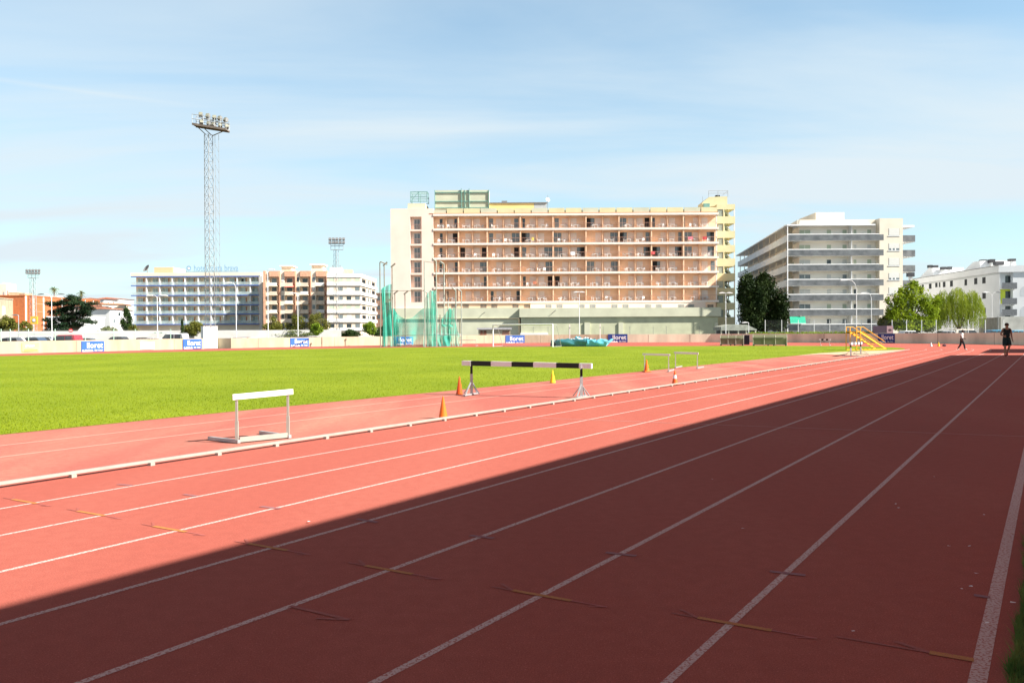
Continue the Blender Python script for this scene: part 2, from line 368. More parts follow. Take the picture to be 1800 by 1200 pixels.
# short coloured marks painted across the lanes
YM = [(42, 881), (159, 902), (297, 929.5), (469, 961), (681, 1001), (949, 1046), (1287, 1096)]
ydir = (G(949, 1046)-G(469, 961)).normalized(); ym = MB(); gm = MB(); vm = MB(); bm_ = MB()
for i, (x, y) in enumerate(YM):
    c = G(x, y); ribbon(ym, [c-ydir*.20, c+ydir*.22], .042, .0038); ribbon(vm, [c+ydir*.22, c+ydir*.46], .016, .0034)
    ribbon(vm, [c+ydir*.46, c+ydir*.36-es*.04], .014, .0035)
    ribbon(gm, [c-ydir*.36, c-ydir*.2], .018, .0034); ribbon(gm, [c-ydir*.2, c-ydir*.34+es*.09], .022, .0036)
c = G(1700, 1158); ribbon(ym, [c-ydir*.17, c+ydir*.03], .055, .0038); ribbon(gm, [c-ydir*.62, c-ydir*.17], .02, .0034); ribbon(gm, [c-ydir*.17, c-ydir*.34+es*.08], .03, .0036)
for (x0, y0, x1, y1) in ((207, 851, 232, 853), (323, 868.5, 347, 872), (458, 890, 492, 894), (627, 912, 663, 918), (826, 941, 868, 946), (1065, 971, 1119, 977), (1353, 1004, 1416, 1011), (1712, 1046, 1741, 1050)):
    ribbon(bm_, [G(x0, y0), G(x1, y1)], .05, .0038)
ribbon(gm, [G(510, 1065), G(614, 1089)], .03, .0037); ribbon(gm, [G(614, 1089), G(556, 1087)], .025, .0039)
struct('yellow_marks', ym, YMARK); struct('dark_marks', gm, GMARK); struct('lilac_marks', vm, VMARK); struct('blue_marks', bm_, BMARK)

# grass: real blades on the field (denser where the camera is near) and on the verge at the camera's feet
def blades(name, P0, h0, h1, w, m_, lean=.5):
    n = len(P0); ang = rng.uniform(0, 2*np.pi, n); h = rng.uniform(h0, h1, n); V = np.empty((n*3, 3), np.float32)
    dx = np.cos(ang)*w/2; dy = np.sin(ang)*w/2; la = rng.uniform(0, 2*np.pi, n); ll = rng.uniform(0, lean, n)*h
    V[0::3, 0] = P0[:, 0]-dx; V[0::3, 1] = P0[:, 1]-dy; V[1::3, 0] = P0[:, 0]+dx; V[1::3, 1] = P0[:, 1]+dy; V[0::3, 2] = V[1::3, 2] = .0
    V[2::3, 0] = P0[:, 0]+np.cos(la)*ll; V[2::3, 1] = P0[:, 1]+np.sin(la)*ll; V[2::3, 2] = h
    o = quads_obj(name, V, np.arange(n*3).reshape(-1, 3), m_); o['kind'] = 'stuff'; return o
fx = np.array([p.x for p in fpoly]); fy = np.array([p.y for p in fpoly])
def inside(x, y):
    r = np.zeros(len(x), bool); j = len(fx)-1
    for i in range(len(fx)):
        c = ((fy[i] > y) != (fy[j] > y)) & (x < (fx[j]-fx[i])*(y-fy[i])/(fy[j]-fy[i]+1e-12)+fx[i]); r ^= c; j = i
    return r
NB = 420000; yy = 12 + 70*rng.random(NB)**2.0; xx = (rng.random(NB)*1.36-.70)*yy; k_ = inside(xx, yy)
pb = np.stack([xx[k_], yy[k_]], 1); far = np.clip(pb[:, 1]/20, 1, 4)
tag(blades('grass', pb, .012, .036, .018, BLADE, .9), 'short bright green mown turf covering the infield', 'grass')
nv = 52000; sv = rng.uniform(.4, 9, nv); vd = DL[0]+.135+rng.random(nv)**1.3*1.0+.010*np.sin(sv*9)+.02*np.sin(sv*2.3)*rng.random(nv)
vv = np.stack([es.x*sv+ed.x*vd, es.y*sv+ed.y*vd], 1); tag(blades('verge_grass', vv, .02, .085, .006, VERGE, .9), 'rough grass verge along the outside of the track', 'grass')
vg = MB(); vg.face([(*P(-30, DL[0]+.15).xy, .004), (*P(-30, 3.2).xy, .004), (*P(60, 3.2).xy, .004), (*P(60, DL[0]+.15).xy, .004)]); struct('grass_verge', vg, mat('verge_soil_green', (.03, .075, .02), .95, .4, 3, .5, 40))

# raised aluminium kerb
kr = thing('kerb_rail', 'low white aluminium kerb rail on small feet along the inner lane', 'rail', P(0, KD))
kb = MB(); kpts = [P(s, 0)-P(0, 0) for s in np.linspace(-6, STIP-2, 60)]
for i in range(len(kpts)-1):
    kb.bar(kpts[i]+Vector((0, 0, .055)), kpts[i+1]+Vector((0, 0, .055)), .045, .032)
kb.build('rail', ALU, kr)
ft = MB().box(-.035, -.03, 0, .035, .03, .0375); f0 = None
s_ = -1.0 + .35
while s_ < 60:
    if f0 is None: f0 = ft.build('foot', ALU, kr); f0.location = P(s_, .008); f0.rotation_euler = (0, 0, -TH)
    else: cp(f0, kr, P(s_, .008))
    s_ += 1.0 if s_ > 2 else .95

# ---------------------------------------------------------------- stadium walls
def wallstrip(name, pts, th, m_, label, cat, joints=None, coping=None):
    o = thing(name, label, cat, (pts[0][0], pts[0][1], 0)); mb = MB(); cpn = MB(); x0, y0 = pts[0][:2]
    N_ = []
    for i in range(len(pts)):
        a = Vector(pts[max(i-1, 0)][:2]); b = Vector(pts[min(i+1, len(pts)-1)][:2]); d = (b-a).normalized(); N_.append(Vector((-d.y, d.x))*th)
    for i in range(len(pts)-1):
        a, b = pts[i], pts[i+1]; A = (a[0]-x0, a[1]-y0); B = (b[0]-x0, b[1]-y0); A2 = (A[0]+N_[i].x, A[1]+N_[i].y); B2 = (B[0]+N_[i+1].x, B[1]+N_[i+1].y); zl = GZ-.02
        mb.face([(*A, zl), (*B, zl), (*B, b[2]), (*A, a[2])]); mb.face([(*B2, zl), (*A2, zl), (*A2, a[2]), (*B2, b[2])])
        mb.face([(*A, a[2]), (*B, b[2]), (*B2, b[2]), (*A2, a[2])])
        if i == 0: mb.face([(*A, zl), (*A, a[2]), (*A2, a[2]), (*A2, zl)])
        if i == len(pts)-2: mb.face([(*B, zl), (*B2, zl), (*B2, b[2]), (*B, b[2])])
    mb.build('wall_body', m_, o)
    if joints:
        jb = MB()
        for i in range(len(pts)-1):
            a, b = Vector(pts[i]), Vector(pts[i+1]); L = (b.xy-a.xy).length; nj = max(1, int(L/joints)); dn = N_[i].normalized()
            for k in range(nj):
                c = a+(b-a)*((k+.5)/nj); q = c.xy-Vector((x0, y0))-dn*.006; dd = (b-a).xy.normalized()*.03
                jb.face([(q.x-dd.x, q.y-dd.y, 0), (q.x+dd.x, q.y+dd.y, 0), (q.x+dd.x, q.y+dd.y, c.z-.05), (q.x-dd.x, q.y-dd.y, c.z-.05)])
        jb.build('joint', mat('joint_stain', (.25, .20, .15), .95), o)
    return o
def wpt(px, yb, yt): b = G(px, yb); return (b.x, b.y, zat(px, yt, b.y))
wl = [WP[0], WP[1], WP[2], wpt(359, 613.1, 594.5)]
a0 = Vector(wl[0]); wl = [tuple(a0 - es*120)] + wl
wallstrip('perimeter_wall', wl, .25, CREAM, 'cream painted perimeter wall at the left end, from the frame edge to the white mast base', 'wall', 9)
rec = [Vector(wpt(359, 613.1, 594.6)), Vector(wpt(406, 611.9, 594.2))]; rin = [p-ed*2.2 for p in rec]
wallstrip('perimeter_wall', [tuple(rec[0]), tuple(rin[0]), tuple(rin[1]), tuple(rec[1]+ed*-.02)], .2, mat('shaded_wall_paint', (.50, .43, .30), .9, .1, .6), 'short set back wall bay just right of the white mast base', 'wall')
wallstrip('perimeter_wall', [wpt(406.2, 611.9, 594)]+WP[4:10], .25, CREAM, 'long cream painted perimeter wall behind the goal and throwing cage', 'wall', 8)
wallstrip('perimeter_wall', [wpt(1103.3, 601.6, 587.4)]+WP[10:]+[(*P(sd(WP[-1])[0]-4, 12).xy, WP[-1][2])], .3, CONC, 'bare stained concrete perimeter wall curving round the far right bend', 'wall', 4.5)

# ---------------------------------------------------------------- advertising boards on the wall
SBLUE = mat('sign_blue', (.035, .12, .42), .55, .08, 2); SNAVY = mat('sign_navy', (.025, .05, .22), .55, .08, 2); SWHITE = mat('sign_white', (.82, .82, .82), .6, .04, 3)
def wallpos(px):
    for i in range(len(WPX)-1):
        if WPX[i][0] <= px <= WPX[i+1][0]:
            # exact point on the wall's line under this column of the photo
            A = Vector(WP[i]).xy; B = Vector(WP[i+1]).xy; r = ray(px, 600); d = B-A; den = r.x*d.y-r.y*d.x
            t = (A.x*d.y-A.y*d.x)/den; return r.x*t, r.y*t
def board(px0, px1, yt, yb, m_, label, txt=True, name='advertising_board', proud=.06, group='blue advertising boards on the stadium wall'):
    A = wallpos(px0); B = wallpos(px1); F = Frame(A, B, 0); o = thing(name, label, 'sign', (A[0]-F.n.x*proud, A[1]-F.n.y*proud, 0), F.rz, group)
    pm = (px0+px1)/2; z1 = F.z(pm, yt); z0 = F.z(pm, yb); L = F.L; b = MB().box(0, 0, z0, L, .04, z1); b.build('panel', m_, o)
    h = z1-z0
    if txt:
        text_part('lettering', 'lloret', L*.70, SWHITE, o, (L*.235, -.012, z0+h*.36), h*.52)
        w = MB(); n = 22; xs = [L*.03+L*.47*i/n for i in range(n+1)]
        topz = [z0+h*(.14+.055*math.sin(i*1.05)+.05*math.sin(math.pi*i/n)) for i in range(n+1)]
        for i in range(n): w.face([(xs[i], -.01, z0+h*.03), (xs[i+1], -.01, z0+h*.03), (xs[i+1], -.01, topz[i+1]), (xs[i], -.01, topz[i])])
        w.build('wave_emblem', SWHITE, o)
        text_part('small_lettering', 'de mar', L*.38, SWHITE, o, (L*.56, -.012, z0+h*.07), h*.16)
    return o, F, (L, z0, z1)
board(142.5, 182.5, 599.5, 618, SBLUE, 'blue board with white lettering below the red van')
board(321.5, 354, 596, 613, SBLUE, 'blue board with white lettering just left of the white mast base')
board(510, 542.5, 594, 609, SBLUE, 'blue board with white lettering in front of the brick balcony flats')
board(692, 726, 591.5, 606, SBLUE, 'blue board with white lettering seen through the green throwing net')
board(888.5, 922, 589.2, 604, SBLUE, 'blue board with white lettering behind the football goal')
board(1069, 1103, 587, 602, SNAVY, 'navy board with white lettering right of the blue landing mat')
board(1543.5, 1573, 586.3, 602.6, SNAVY, 'navy board with white lettering right of the yellow steps')
o, F, (L, z0, z1) = board(38, 68, 602.5, 617.6, mat('lime_sign', (.48, .78, .22), .6, .2, .8), 'pale lime green board at the far left of the cream wall', False, group=None)
o['category'] = 'sign'; text_part('lettering', 'pgi', L*.5, SWHITE, o, (L*.2, -.012, z0+(z1-z0)*.5), (z1-z0)*.3)
t_ = MB().box(L*.1, -.01, z0+.06, L*.9, 0, z0+.16); t_.build('stripe', mat('sign_green', (.22, .55, .08), .6), o)
o, F, (L, z0, z1) = board(246, 271, 600.5, 613.5, SWHITE, 'plain white board on the cream wall between two blue boards', False, group=None)
o, F, (L, z0, z1) = board(1534.5, 1570, 572.5, 585.6, mat('slate_sign', (.17, .19, .24), .6, .1, 1), 'grey board with a white square emblem standing above the navy board', False, group=None, proud=.02)
MB().box(L*.70, -.012, z0+.02, L*.99, 0, z1-.02).build('emblem_panel', SWHITE, o)
lf = MB()
for a in range(5):
    t = math.pi/2+(a-2)*.5; lf.face([(L*.845, -.016, z0+.2), (L*.845+.22*math.cos(t+.25), -.016, z0+.2+.3*math.sin(t+.25)), (L*.845+.3*math.cos(t), -.016, z0+.2+.38*math.sin(t)), (L*.845+.22*math.cos(t-.25), -.016, z0+.2+.3*math.sin(t-.25))])
lf.build('leaf_emblem', GREY, o)
# ---------------------------------------------------------------- grandstands on the right (outside the frame) that throw the big shadow
cot = 1/math.tan(SUN_EL); kperp = sun_h.dot(ed)*cot
DS = sum(sd(G(*p))[1] for p in ((0, 1055), (450, 940), (1350, 710.5), (1675, 624.8)))/4
HR = (3.4-DS)/kperp; shift = sun_h*(HR*cot)
def stand(name, label, gpts, back):
    o = thing(name, label, 'grandstand', (0, 0, 0)); rp = [Vector((p[0], p[1], 0))+Vector((shift.x, shift.y, 0)) for p in gpts]
    mb = MB(); n = len(rp)
    mb.face([(p.x, p.y, HR) for p in rp]); mb.face([(p.x, p.y, HR-.35) for p in reversed(rp)])
    for i in range(n): j = (i+1) % n; mb.face([(rp[j].x, rp[j].y, HR), (rp[i].x, rp[i].y, HR), (rp[i].x, rp[i].y, HR-.35), (rp[j].x, rp[j].y, HR-.35)])
    mb.build('roof', CONC, o)
    s0 = min(sd(p)[0] for p in rp)+.5; s1 = min(sd(rp[1])[0], sd(rp[2])[0])-.8; d1 = back
    rot = Matrix.Rotation(-TH, 4, 'Z')
    bw = MB().box(d1-.3, s0, 0, d1, s1, HR-.36); w = bw.build('back_wall', CONC, o); w.matrix_local = rot
    st = MB()
    for k in range(6): st.box(5+k*.8, s0, 0.02+.0*k, 5+k*.8+.8-.002, s1, .45*(k+1))
    w = st.build('seating_steps', CONC, o); w.matrix_local = rot
    c0 = None; s_ = s0+1
    while s_ < s1:
        if c0 is None: c0 = MB().box(-.15, -.15, 0, .15, .15, HR-.36).build('column', CONC, o); c0.rotation_euler = (0, 0, -TH); c0.location = P(s_, 4.4)
        else: cp(c0, o, P(s_, 4.4))
        s_ += 7
    return o
e1 = G(1675, 624.4); e1 = P(sd(e1)[0], DS); far1 = e1+Vector((17, 0, 0)); X_ = Vector((1, 0, 0))
k1 = P(-45, DS); k2 = k1+ed*14; k3 = e1+X_*(14/ed.x)
stand('grandstand', 'covered concrete grandstand beside the near end of the track', [k1, k2, k3, e1][::-1], 13)
b1 = G(1722, 620.6); b2 = G(1741, 613.3)
stand('grandstand', 'second smaller covered stand farther along the track', [b1, b2, b2+X_*(14/ed.x), b1+X_*(14/ed.x)], 13)

# ---------------------------------------------------------------- hurdles
def hurdle(label, bl, br, ytl, ytr, over, fl, fr, barh, postw=.032, group='white hurdles on the infield apron', plate=True, name='hurdle', stripes=None):
    A = G(*bl, .008); B = G(*br, .008); M_ = (A+B)/2; o = thing(name, label, 'hurdle', (M_.x, M_.y, .008), 0, group)
    off = Vector((M_.x, M_.y, .008)); a = A-off; b = B-off; d = (b-a).normalized()
    za = zat(bl[0], ytl, A.y)-.008; zb = zat(br[0], ytr, B.y)-.008
    Fl = G(*fl, .008)-off; Fr = G(*fr, .008)-off
    t1 = a+Vector((0, 0, za-barh/2))-d*over; t2 = b+Vector((0, 0, zb-barh/2))+d*over
    back = Vector((-d.y, d.x, 0)); bb = MB()
    if stripes:
        n = stripes
        for i in range(n): bb.mi = i % 2; bb.bar(t1+(t2-t1)*(i/n), t1+(t2-t1)*((i+1)/n), .03, barh)
        bb.build('top_bar', [WHITE, BLACK], o)
    else:
        bb.bar(t1, t2, .022, barh); q = bb.build('top_bar', WHITE, o, bevel=.004)
        bo = MB()
        for p_, z_ in ((a, za), (b, zb)): c = p_+Vector((0, 0, z_-barh/2))-back*.012; bo.tube(c, c-back*.008, .009, n=8)
        bo.build('bolt', GREY, q)
    for p_, z_, f_ in ((a, za, Fl), (b, zb, Fr)):
        u = MB(); u.bar(p_+back*.028, p_+back*.028+Vector((0, 0, z_-.01)), postw, postw); u.bar(p_+back*.028, p_+back*.028+Vector((0, 0, z_*.45)), postw+.012, postw+.012); u.build('upright', ALU, o)
        f = MB(); e = f_; dd = (e-p_).normalized(); f.bar(p_-dd*.03+Vector((0, 0, .027)), e+Vector((0, 0, .027)), .05, .05); f.build('foot', STEEL, o)
    if plate: MB().bar(a+d*.03+Vector((0, 0, .05)), b-d*.03+Vector((0, 0, .05)), .03, .075).build('base_plate', ALU, o)
    return o
hurdle('white hurdle standing alone at the left, nearest the camera', (418, 778.5), (508, 769.5), 692.5, 683.8, .075, (367.5, 772.6), (457.5, 762.2), .085)
hurdle('white hurdle with an orange cone in front of its left leg', (1132.5, 652), (1174.7, 653.3), 620.8, 622, .08, (1140, 649.6), (1184, 650.5), .075, plate=False)
hurdle('white hurdle behind the cone with the white band', (1187, 646.9), (1225.5, 647.7), 618, 619.4, .06, (1198.6, 644.4), (1236.5, 645.7), .085, plate=False)
hurdle('small white hurdle on the far strip between the net and the goal', (809, 607.8), (836.5, 608), 597, 597.2, .06, (811, 607), (840, 607.2), .07, plate=False)
hurdle('distant striped hurdle on the far strip left of the yellow steps', (1442, 607.2), (1457.6, 607.3), 595.4, 595.6, .14, (1444, 606.6), (1460, 606.7), .16, stripes=5, plate=False, group=None)

# ---------------------------------------------------------------- steeplechase barriers
def barrier(label, bl, br, ytl, ytr, ol, orr, bh, footn, footf, cuts, group='striped steeplechase barriers'):
    A = G(*bl, .008); B = G(*br, .008); off = Vector(((A.x+B.x)/2, (A.y+B.y)/2, .008)); o = thing('steeplechase_barrier', label, 'barrier', off, 0, group)
    a = A-off; b = B-off; d = (b-a).normalized(); n = Vector((-d.y, d.x, 0))
    za = zat(bl[0], ytl, A.y)-.008; zb = zat(br[0], ytr, B.y)-.008
    t1 = a+Vector((0, 0, za-bh/2))-d*ol; t2 = b+Vector((0, 0, zb-bh/2))+d*orr; bb = MB()
    for i in range(len(cuts)-1): bb.mi = i % 2; bb.bar(t1+(t2-t1)*cuts[i], t1+(t2-t1)*cuts[i+1], bh*1.02, bh)
    bb.build('striped_beam', [WHITE, BLACK], o)
    for p_, z_ in ((a, za), (b, zb)):
        c = MB(); c.bar(p_+Vector((0, 0, 0)), p_+Vector((0, 0, z_*.62)), .07, .07); c.build('post', STEEL, o)
        c = MB(); c.bar(p_+Vector((0, 0, z_*.62)), p_+Vector((0, 0, z_-bh+.002)), .06, .06); c.build('sliding_post', BLACK, o)
        c = MB(); c.bar(p_+Vector((0, 0, z_-bh-.02))-n*(bh*.53), p_+Vector((0, 0, z_-bh*.15))-n*(bh*.53), .07, .012); c.build('bracket', STEEL, o)
        f = MB(); fa = p_-n*footn; fb = p_+n*footf; f.bar(fa+Vector((0, 0, .03)), fb+Vector((0, 0, .02)), .07, .035)
        f.build('foot', STEEL, o)
        for e in (fa*.8+p_*.2, fb*.8+p_*.2): br_ = MB(); br_.bar(e+Vector((0, 0, .05)), p_+Vector((0, 0, z_*.42)), .03, .022); br_.build('brace', STEEL, o)
        for sgn in (-1, 1): br_ = MB(); br_.bar(p_+d*(.22*sgn)+Vector((0, 0, .03)), p_+Vector((0, 0, z_*.38)), .028, .018); br_.build('brace', STEEL, o)
    return o
cuts = [(x-811)/(1040.6-811) for x in (811, 828, 865, 902.4, 941, 981, 1020, 1040.6)]
barrier('long black and white striped barrier standing on the apron between orange and yellow cones', (829, 694), (1022, 698.5), 633.8, 638.6, .25, .27, .125, .5, .45, cuts)
barrier('distant black and white barrier in front of the yellow steps', (1495.5, 626.2), (1513, 622.3), 601.6, 601.2, .3, .3, .15, .5, .5, [i/7 for i in range(8)])

# ---------------------------------------------------------------- cones
def cone(label, px, yb, yt, wpx, m_, base=0, band=None, cat='cone', slot=False, name='training_cone', group='training cones around the track'):
    p = G(px, yb, .01); h = (yb-yt)*p.y/FPX; r = wpx*p.y/FPX/2; o = thing(name, label, cat, (p.x, p.y, .01), 0, group); z0 = .0
    if base:
        b = MB(); bw = base*p.y/FPX/2; b.box(-bw, -bw, 0, bw, bw, .03); q = b.build('base_plate', m_, o, bevel=.01); q.rotation_euler = (0, 0, R(20)); z0 = .03
    prof = lambda t: r*(1-t)+r*.13*t
    c = MB(); zz = [0, .02, .35, .7, .97, 1.0] if not band else [0, .02, band[0], band[0]+.001, band[1], band[1]+.001, .97, 1.0]
    for k in range(len(zz)-1):
        mid = (zz[k]+zz[k+1])/2; c.mi = 1 if band and band[0] < mid < band[1] else 0
        c.lathe([(prof(zz[k])*(.96 if zz[k] >= 1 else 1), z0+zz[k]*(h-z0)), (prof(zz[k+1])*(.8 if zz[k+1] >= 1 else 1), z0+zz[k+1]*(h-z0))], 24, cap=(k == len(zz)-2))
    c.build('cone_body', [m_, SWHITE], o, smooth=False)
    if slot:
        s = MB(); s.face([(-r*.2, -r*.99, .02), (r*.25, -r*.98, .02), (r*.1, -r*.28, h*.86), (r*.02, -r*.28, h*.86)]); s.build('slit', DARK, o)
    return o
cone('plain orange cone standing right against the white kerb rail', 779, 734.6, 696, 16.4, ORANGE)
cone('darker orange cone just left of the striped barrier', 807.6, 692.4, 661.5, 12, mat('dark_orange_plastic', (.78, .10, .012), .5, .08, 6), name='training_cone')
cone('small yellow cone on the grass edge below the striped beam', 971.4, 672.4, 650.5, 10.5, YELLOW)
cone('orange cone on a square base in front of a white hurdle', 1136.6, 653.4, 631.6, 9, ORANGE, base=13)
cone('orange cone with one white band beside the kerb rail', 1186.3, 675.6, 650.2, 11, mat('traffic_orange', (.86, .14, .03), .5, .08, 6), band=(.42, .66))
cone('tiny white cone on the far bend', 1636.7, 608.4, 601.6, 4.4, WHITE)
cone('tiny yellow cone on the far bend left of the walker', 1650, 608.4, 601, 4.6, YELLOW)
p = G(1659.8, 608.6); o = thing('sports_bag', 'small dark bag lying on the far bend beside the yellow cone', 'bag', (p.x, p.y, 0))
bg_ = MB(); bg_.lathe([(.03, -.17), (.08, -.15), (.09, 0), (.08, .15), (.03, .17)], 14); q = bg_.build('bag_body', mat('dark_cloth', (.04, .025, .05), .9), o, True); q.rotation_euler = (0, R(90), 0); q.location = (0, 0, .09)
hb = MB(); hb.path([(-.08, 0, .17), (-.05, 0, .22), (.05, 0, .22), (.08, 0, .17)], .01); hb.build('handle', BLACK, o)

# ---------------------------------------------------------------- scraps lying on the track, daisies and leaves
scr = [(1252, 842), (1306, 929), (1730, 905), (1704, 960), (1716, 1008), (1690, 1035), (1706, 1031), (1780, 1059), (543, 917), (1575, 886), (1642, 838), (790, 750), (1735, 1095), (1580, 893), (1500, 1110), (1668, 960)]
for i, (x, y) in enumerate(scr):
    p = G(x, y, .009); r = random.uniform(.007, .019)
    mb = MB(); k = random.randint(4, 6); a0_ = random.random()*6
    mb.face([(r*random.uniform(.6, 1.3)*math.cos(a0_+j*2*math.pi/k), r*random.uniform(.35, .8)*math.sin(a0_+j*2*math.pi/k), random.uniform(0, .006)) for j in range(k)])
    q = mb.build('paper_scrap', SWHITE); q.location = (p.x, p.y, .012); tag(q, 'tiny white scrap lying on the red track', 'litter', 'white scraps scattered on the track')

# ---------------------------------------------------------------- yellow judges' steps
A = G(1505.2, 615.6); B = G(1557.5, 613.9); F = Frame(A, B, 0); o = thing('judge_steps', 'yellow steel steps with a handrail standing at the end of the infield', 'steps', A, F.rz)
L = F.L; zt = F.z(1507, 583); zr = F.z(1507, 574.6); u1 = F.u(1512.5); D = .9
for y in (0, D):
    st = MB(); st.bar((u1-.1, y, zt), (L-.05, y, .05), .05, .14); st.build('stringer', YSTEEL, o)
    for x in (.03, u1): pz = MB(); pz.bar((x, y, 0), (x, y, zr), .05, .05); pz.build('post', YSTEEL, o)
    hr = MB(); hr.path([(.03, y, zr), (F.u(1517.5), y, zr), (F.u(1555), y, F.z(1555, 600))], .026); hr.path([(u1+.25, y, zr-.34), (F.u(1555), y, F.z(1555, 600)-.3)], .018); hr.build('handrail', YSTEEL, o)
    b = MB(); b.bar((.0, y, .03), (L, y, .03), .05, .05); b.build('base_bar', YSTEEL, o)
MB().box(0, .03, zt-.03, u1, D-.03, zt+.03).build('platform', YSTEEL, o)
tr = None; nt_ = 7
for i in range(nt_):
    f = (i+.7)/(nt_+.6); x = u1+(L-.1-u1)*f; z_ = zt*(1-f)
    if tr is None: tr = MB().box(-.13, .03, -.015, .13, D-.03, .015).build('tread', YSTEEL, o); tr.location = (x, 0, z_)
    else: cp(tr, o, (x, 0, z_))

# ---------------------------------------------------------------- team dugouts
POLY = mat('weathered_dugout_panel', (.17, .17, .10), .6, .2, .7); DFRAME = mat('pale_dugout_frame', (.40, .38, .30), .6, .1)
def dugout(label, x0, x1, yt, yb):
    A = G(x0, yb); B = G(x1, yb); F = Frame(A, B, 0); o = thing('dugout', label, 'dugout', A, F.rz, 'team dugouts by the far bend'); L = F.L; H = F.z((x0+x1)/2, yt); D = 1.3
    pn = 3
    for i in range(pn):
        a = L*i/pn+.03; b = L*(i+1)/pn-.03; w = MB(); prof = [(0, .1), (0, H*.7), (.12, H*.9), (.35, H), (D, H*1.03)]
        for k in range(4): (y0, z0), (y1, z1) = prof[k], prof[k+1]; w.face([(a, y0, z0), (b, y0, z0), (b, y1, z1), (a, y1, z1)])
        w.build('back_panel', POLY, o)
    for x in [L*i/pn for i in range(pn+1)]:
        w = MB(); w.path([(x, .01, 0), (x, .01, H*.7), (x, .13, H*.9), (x, .36, H), (x, D, H*1.03)], .035); w.build('frame', DFRAME, o)
    MB().bar((0, -.02, H*.985), (L, -.02, H*.985), .05, .06).build('top_rail', DFRAME, o)
    MB().bar((0, 0, .12), (L, 0, .12), .05, .05).build('bottom_rail', DFRAME, o)
    for sx in (0, L): w = MB(); w.face([(sx, 0, .1), (sx, D, .1), (sx, D, H), (sx, .35, H), (sx, 0, H*.7)]); w.build('side_panel', DARK, o)
    MB().box(.1, .5, .4, L-.1, .85, .45).build('bench', GREY, o)
    for x in (.1, L*.45, L*.62, L-.1): MB().tube((x, -.05, .07), (x, .05, .07), .07, n=12).build('wheel', BLACK, o)
dugout('low greenish dugout seen from behind, the left one of the pair', 1266, 1307, 589.8, 607.2)
dugout('longer greenish dugout seen from behind, right of the dark gap', 1323.5, 1383, 588.6, 607.8)
A = G(1308, 606.6); B = G(1321, 606.6); F = Frame(A, B, 0); o = thing('dugout_gap_dark', 'added dark block standing for the black interior seen between the two dugouts', 'box', A+Vector((0, .8, 0)), F.rz)  # added block, near-black for the dark dugout interior seen in the gap
MB().box(0, 0, .05, F.L, .8, F.z(1314, 589.5)).build('gap_block', mat('gap_interior_black', (.015, .02, .03), .6), o); MB().box(-.03, -.03, F.z(1314, 589.5)+.002, F.L+.03, .83, F.z(1314, 589.5)+.06).build('gap_block_top', GREY, o)

# ---------------------------------------------------------------- goal, landing mat, jump stands
def goal(label, pl, pr, ytl, ytr, r, D=2.0, name='football_goal', m_=WHITE):
    A = G(*pl, .01); B = G(*pr, .01); F = Frame(A, B, .01); o = thing(name, label, 'goal', A, F.rz); L = F.L; zl = F.z(pl[0], ytl); zr = F.z(pr[0], ytr); z = (zl+zr)/2
    for x in (0, L): MB().tube((x, 0, 0), (x, 0, z), r, n=12).build('post', m_, o)
    MB().tube((-r*.2, 0, z), (L+r*.2, 0, z), r, n=12).build('crossbar', m_, o)
    for x in (0, L): MB().path([(x, .05, z), (x, D*.45, z*.97), (x, D, .03), (x, .05, .03)], r*.32).build('net_support', STEEL, o)
    MB().tube((0, D, .03), (L, D, .03), r*.32).build('back_bar', STEEL, o)
    nm = MB(); nm.face([(0, D*.45, z*.97), (L, D*.45, z*.97), (L, D, .03), (0, D, .03)]); nm.build('net', netmat('goal_net', (.6, .6, .58), .07), o)
    return o
goal('white football goal on the far side of the grass', (866.7, 609), (971.5, 609.6), 571.3, 569.6, .075)
TARP = mat('teal_tarpaulin', (.05, .21, .25), .45, .25, 1.2, .5, 4, spec=.5); CYAN = mat('cyan_tarpaulin', (.13, .52, .68), .45, .2, 1.5, .4, 5, spec=.5); FOAM = mat('grey_foam_mat', (.14, .19, .20), .8)
A = G(967, 608.9); B = G(1066.5, 609); F = Frame(A, B, 0); o = thing('landing_mat', 'high jump landing mat covered with a crumpled teal and cyan tarpaulin', 'sports mat', A, F.rz)
def lumpy(name, u0, u1, z1, m_, D=4.0, dip=.0, seed=1, z0=.04, y0=0.0):
    nx, nz, ny = 26, 7, 8; r_ = random.Random(seed); ph = [r_.uniform(0, 6) for _ in range(6)]; V = []; Fc = []
    prof = [(0, i/nz) for i in range(nz)]+[(j/ny, 1) for j in range(ny+1)]; m = len(prof)
    for i in range(nx+1):
        t = i/nx; x = u0+(u1-u0)*t
        for (yy_, zz_) in prof:
            bul = .14*math.sin(math.pi*zz_)*(1+.6*math.sin(9*t+ph[0]+3*zz_)) if yy_ == 0 else 0
            top = z1*(1-dip*math.sin(math.pi*t))+.07*math.sin(11*t+ph[1]+4*yy_)+.05*math.sin(23*t+ph[2])
            V.append((x+.05*math.sin(7*zz_+ph[3]), y0-bul+yy_*D, z0+zz_*(top-z0)-(.12*(1-math.cos(yy_*6)) if yy_ else 0)))
    for i in range(nx):
        for k in range(m-1): a_ = i*m+k; Fc.append((a_, a_+m, a_+m+1, a_+1))
    for e in (0, nx):
        Fc.append(tuple(e*m+k for k in range(m)) + ())
    mb = MB(); mb.v = V; mb.f = Fc; mb.m = [0]*len(Fc); q = mb.build(name, m_, o, True); return q
uz = lambda px, py: F.uv(px, py)
lumpy('foam_end', uz(967, 600)[0], uz(979, 600)[0], uz(972, 597)[1], FOAM, seed=3, y0=.3, D=3.2)
lumpy('teal_cover', uz(977, 600)[0], uz(1033, 600)[0], uz(1000, 596.6)[1], TARP, dip=-.05, seed=5)
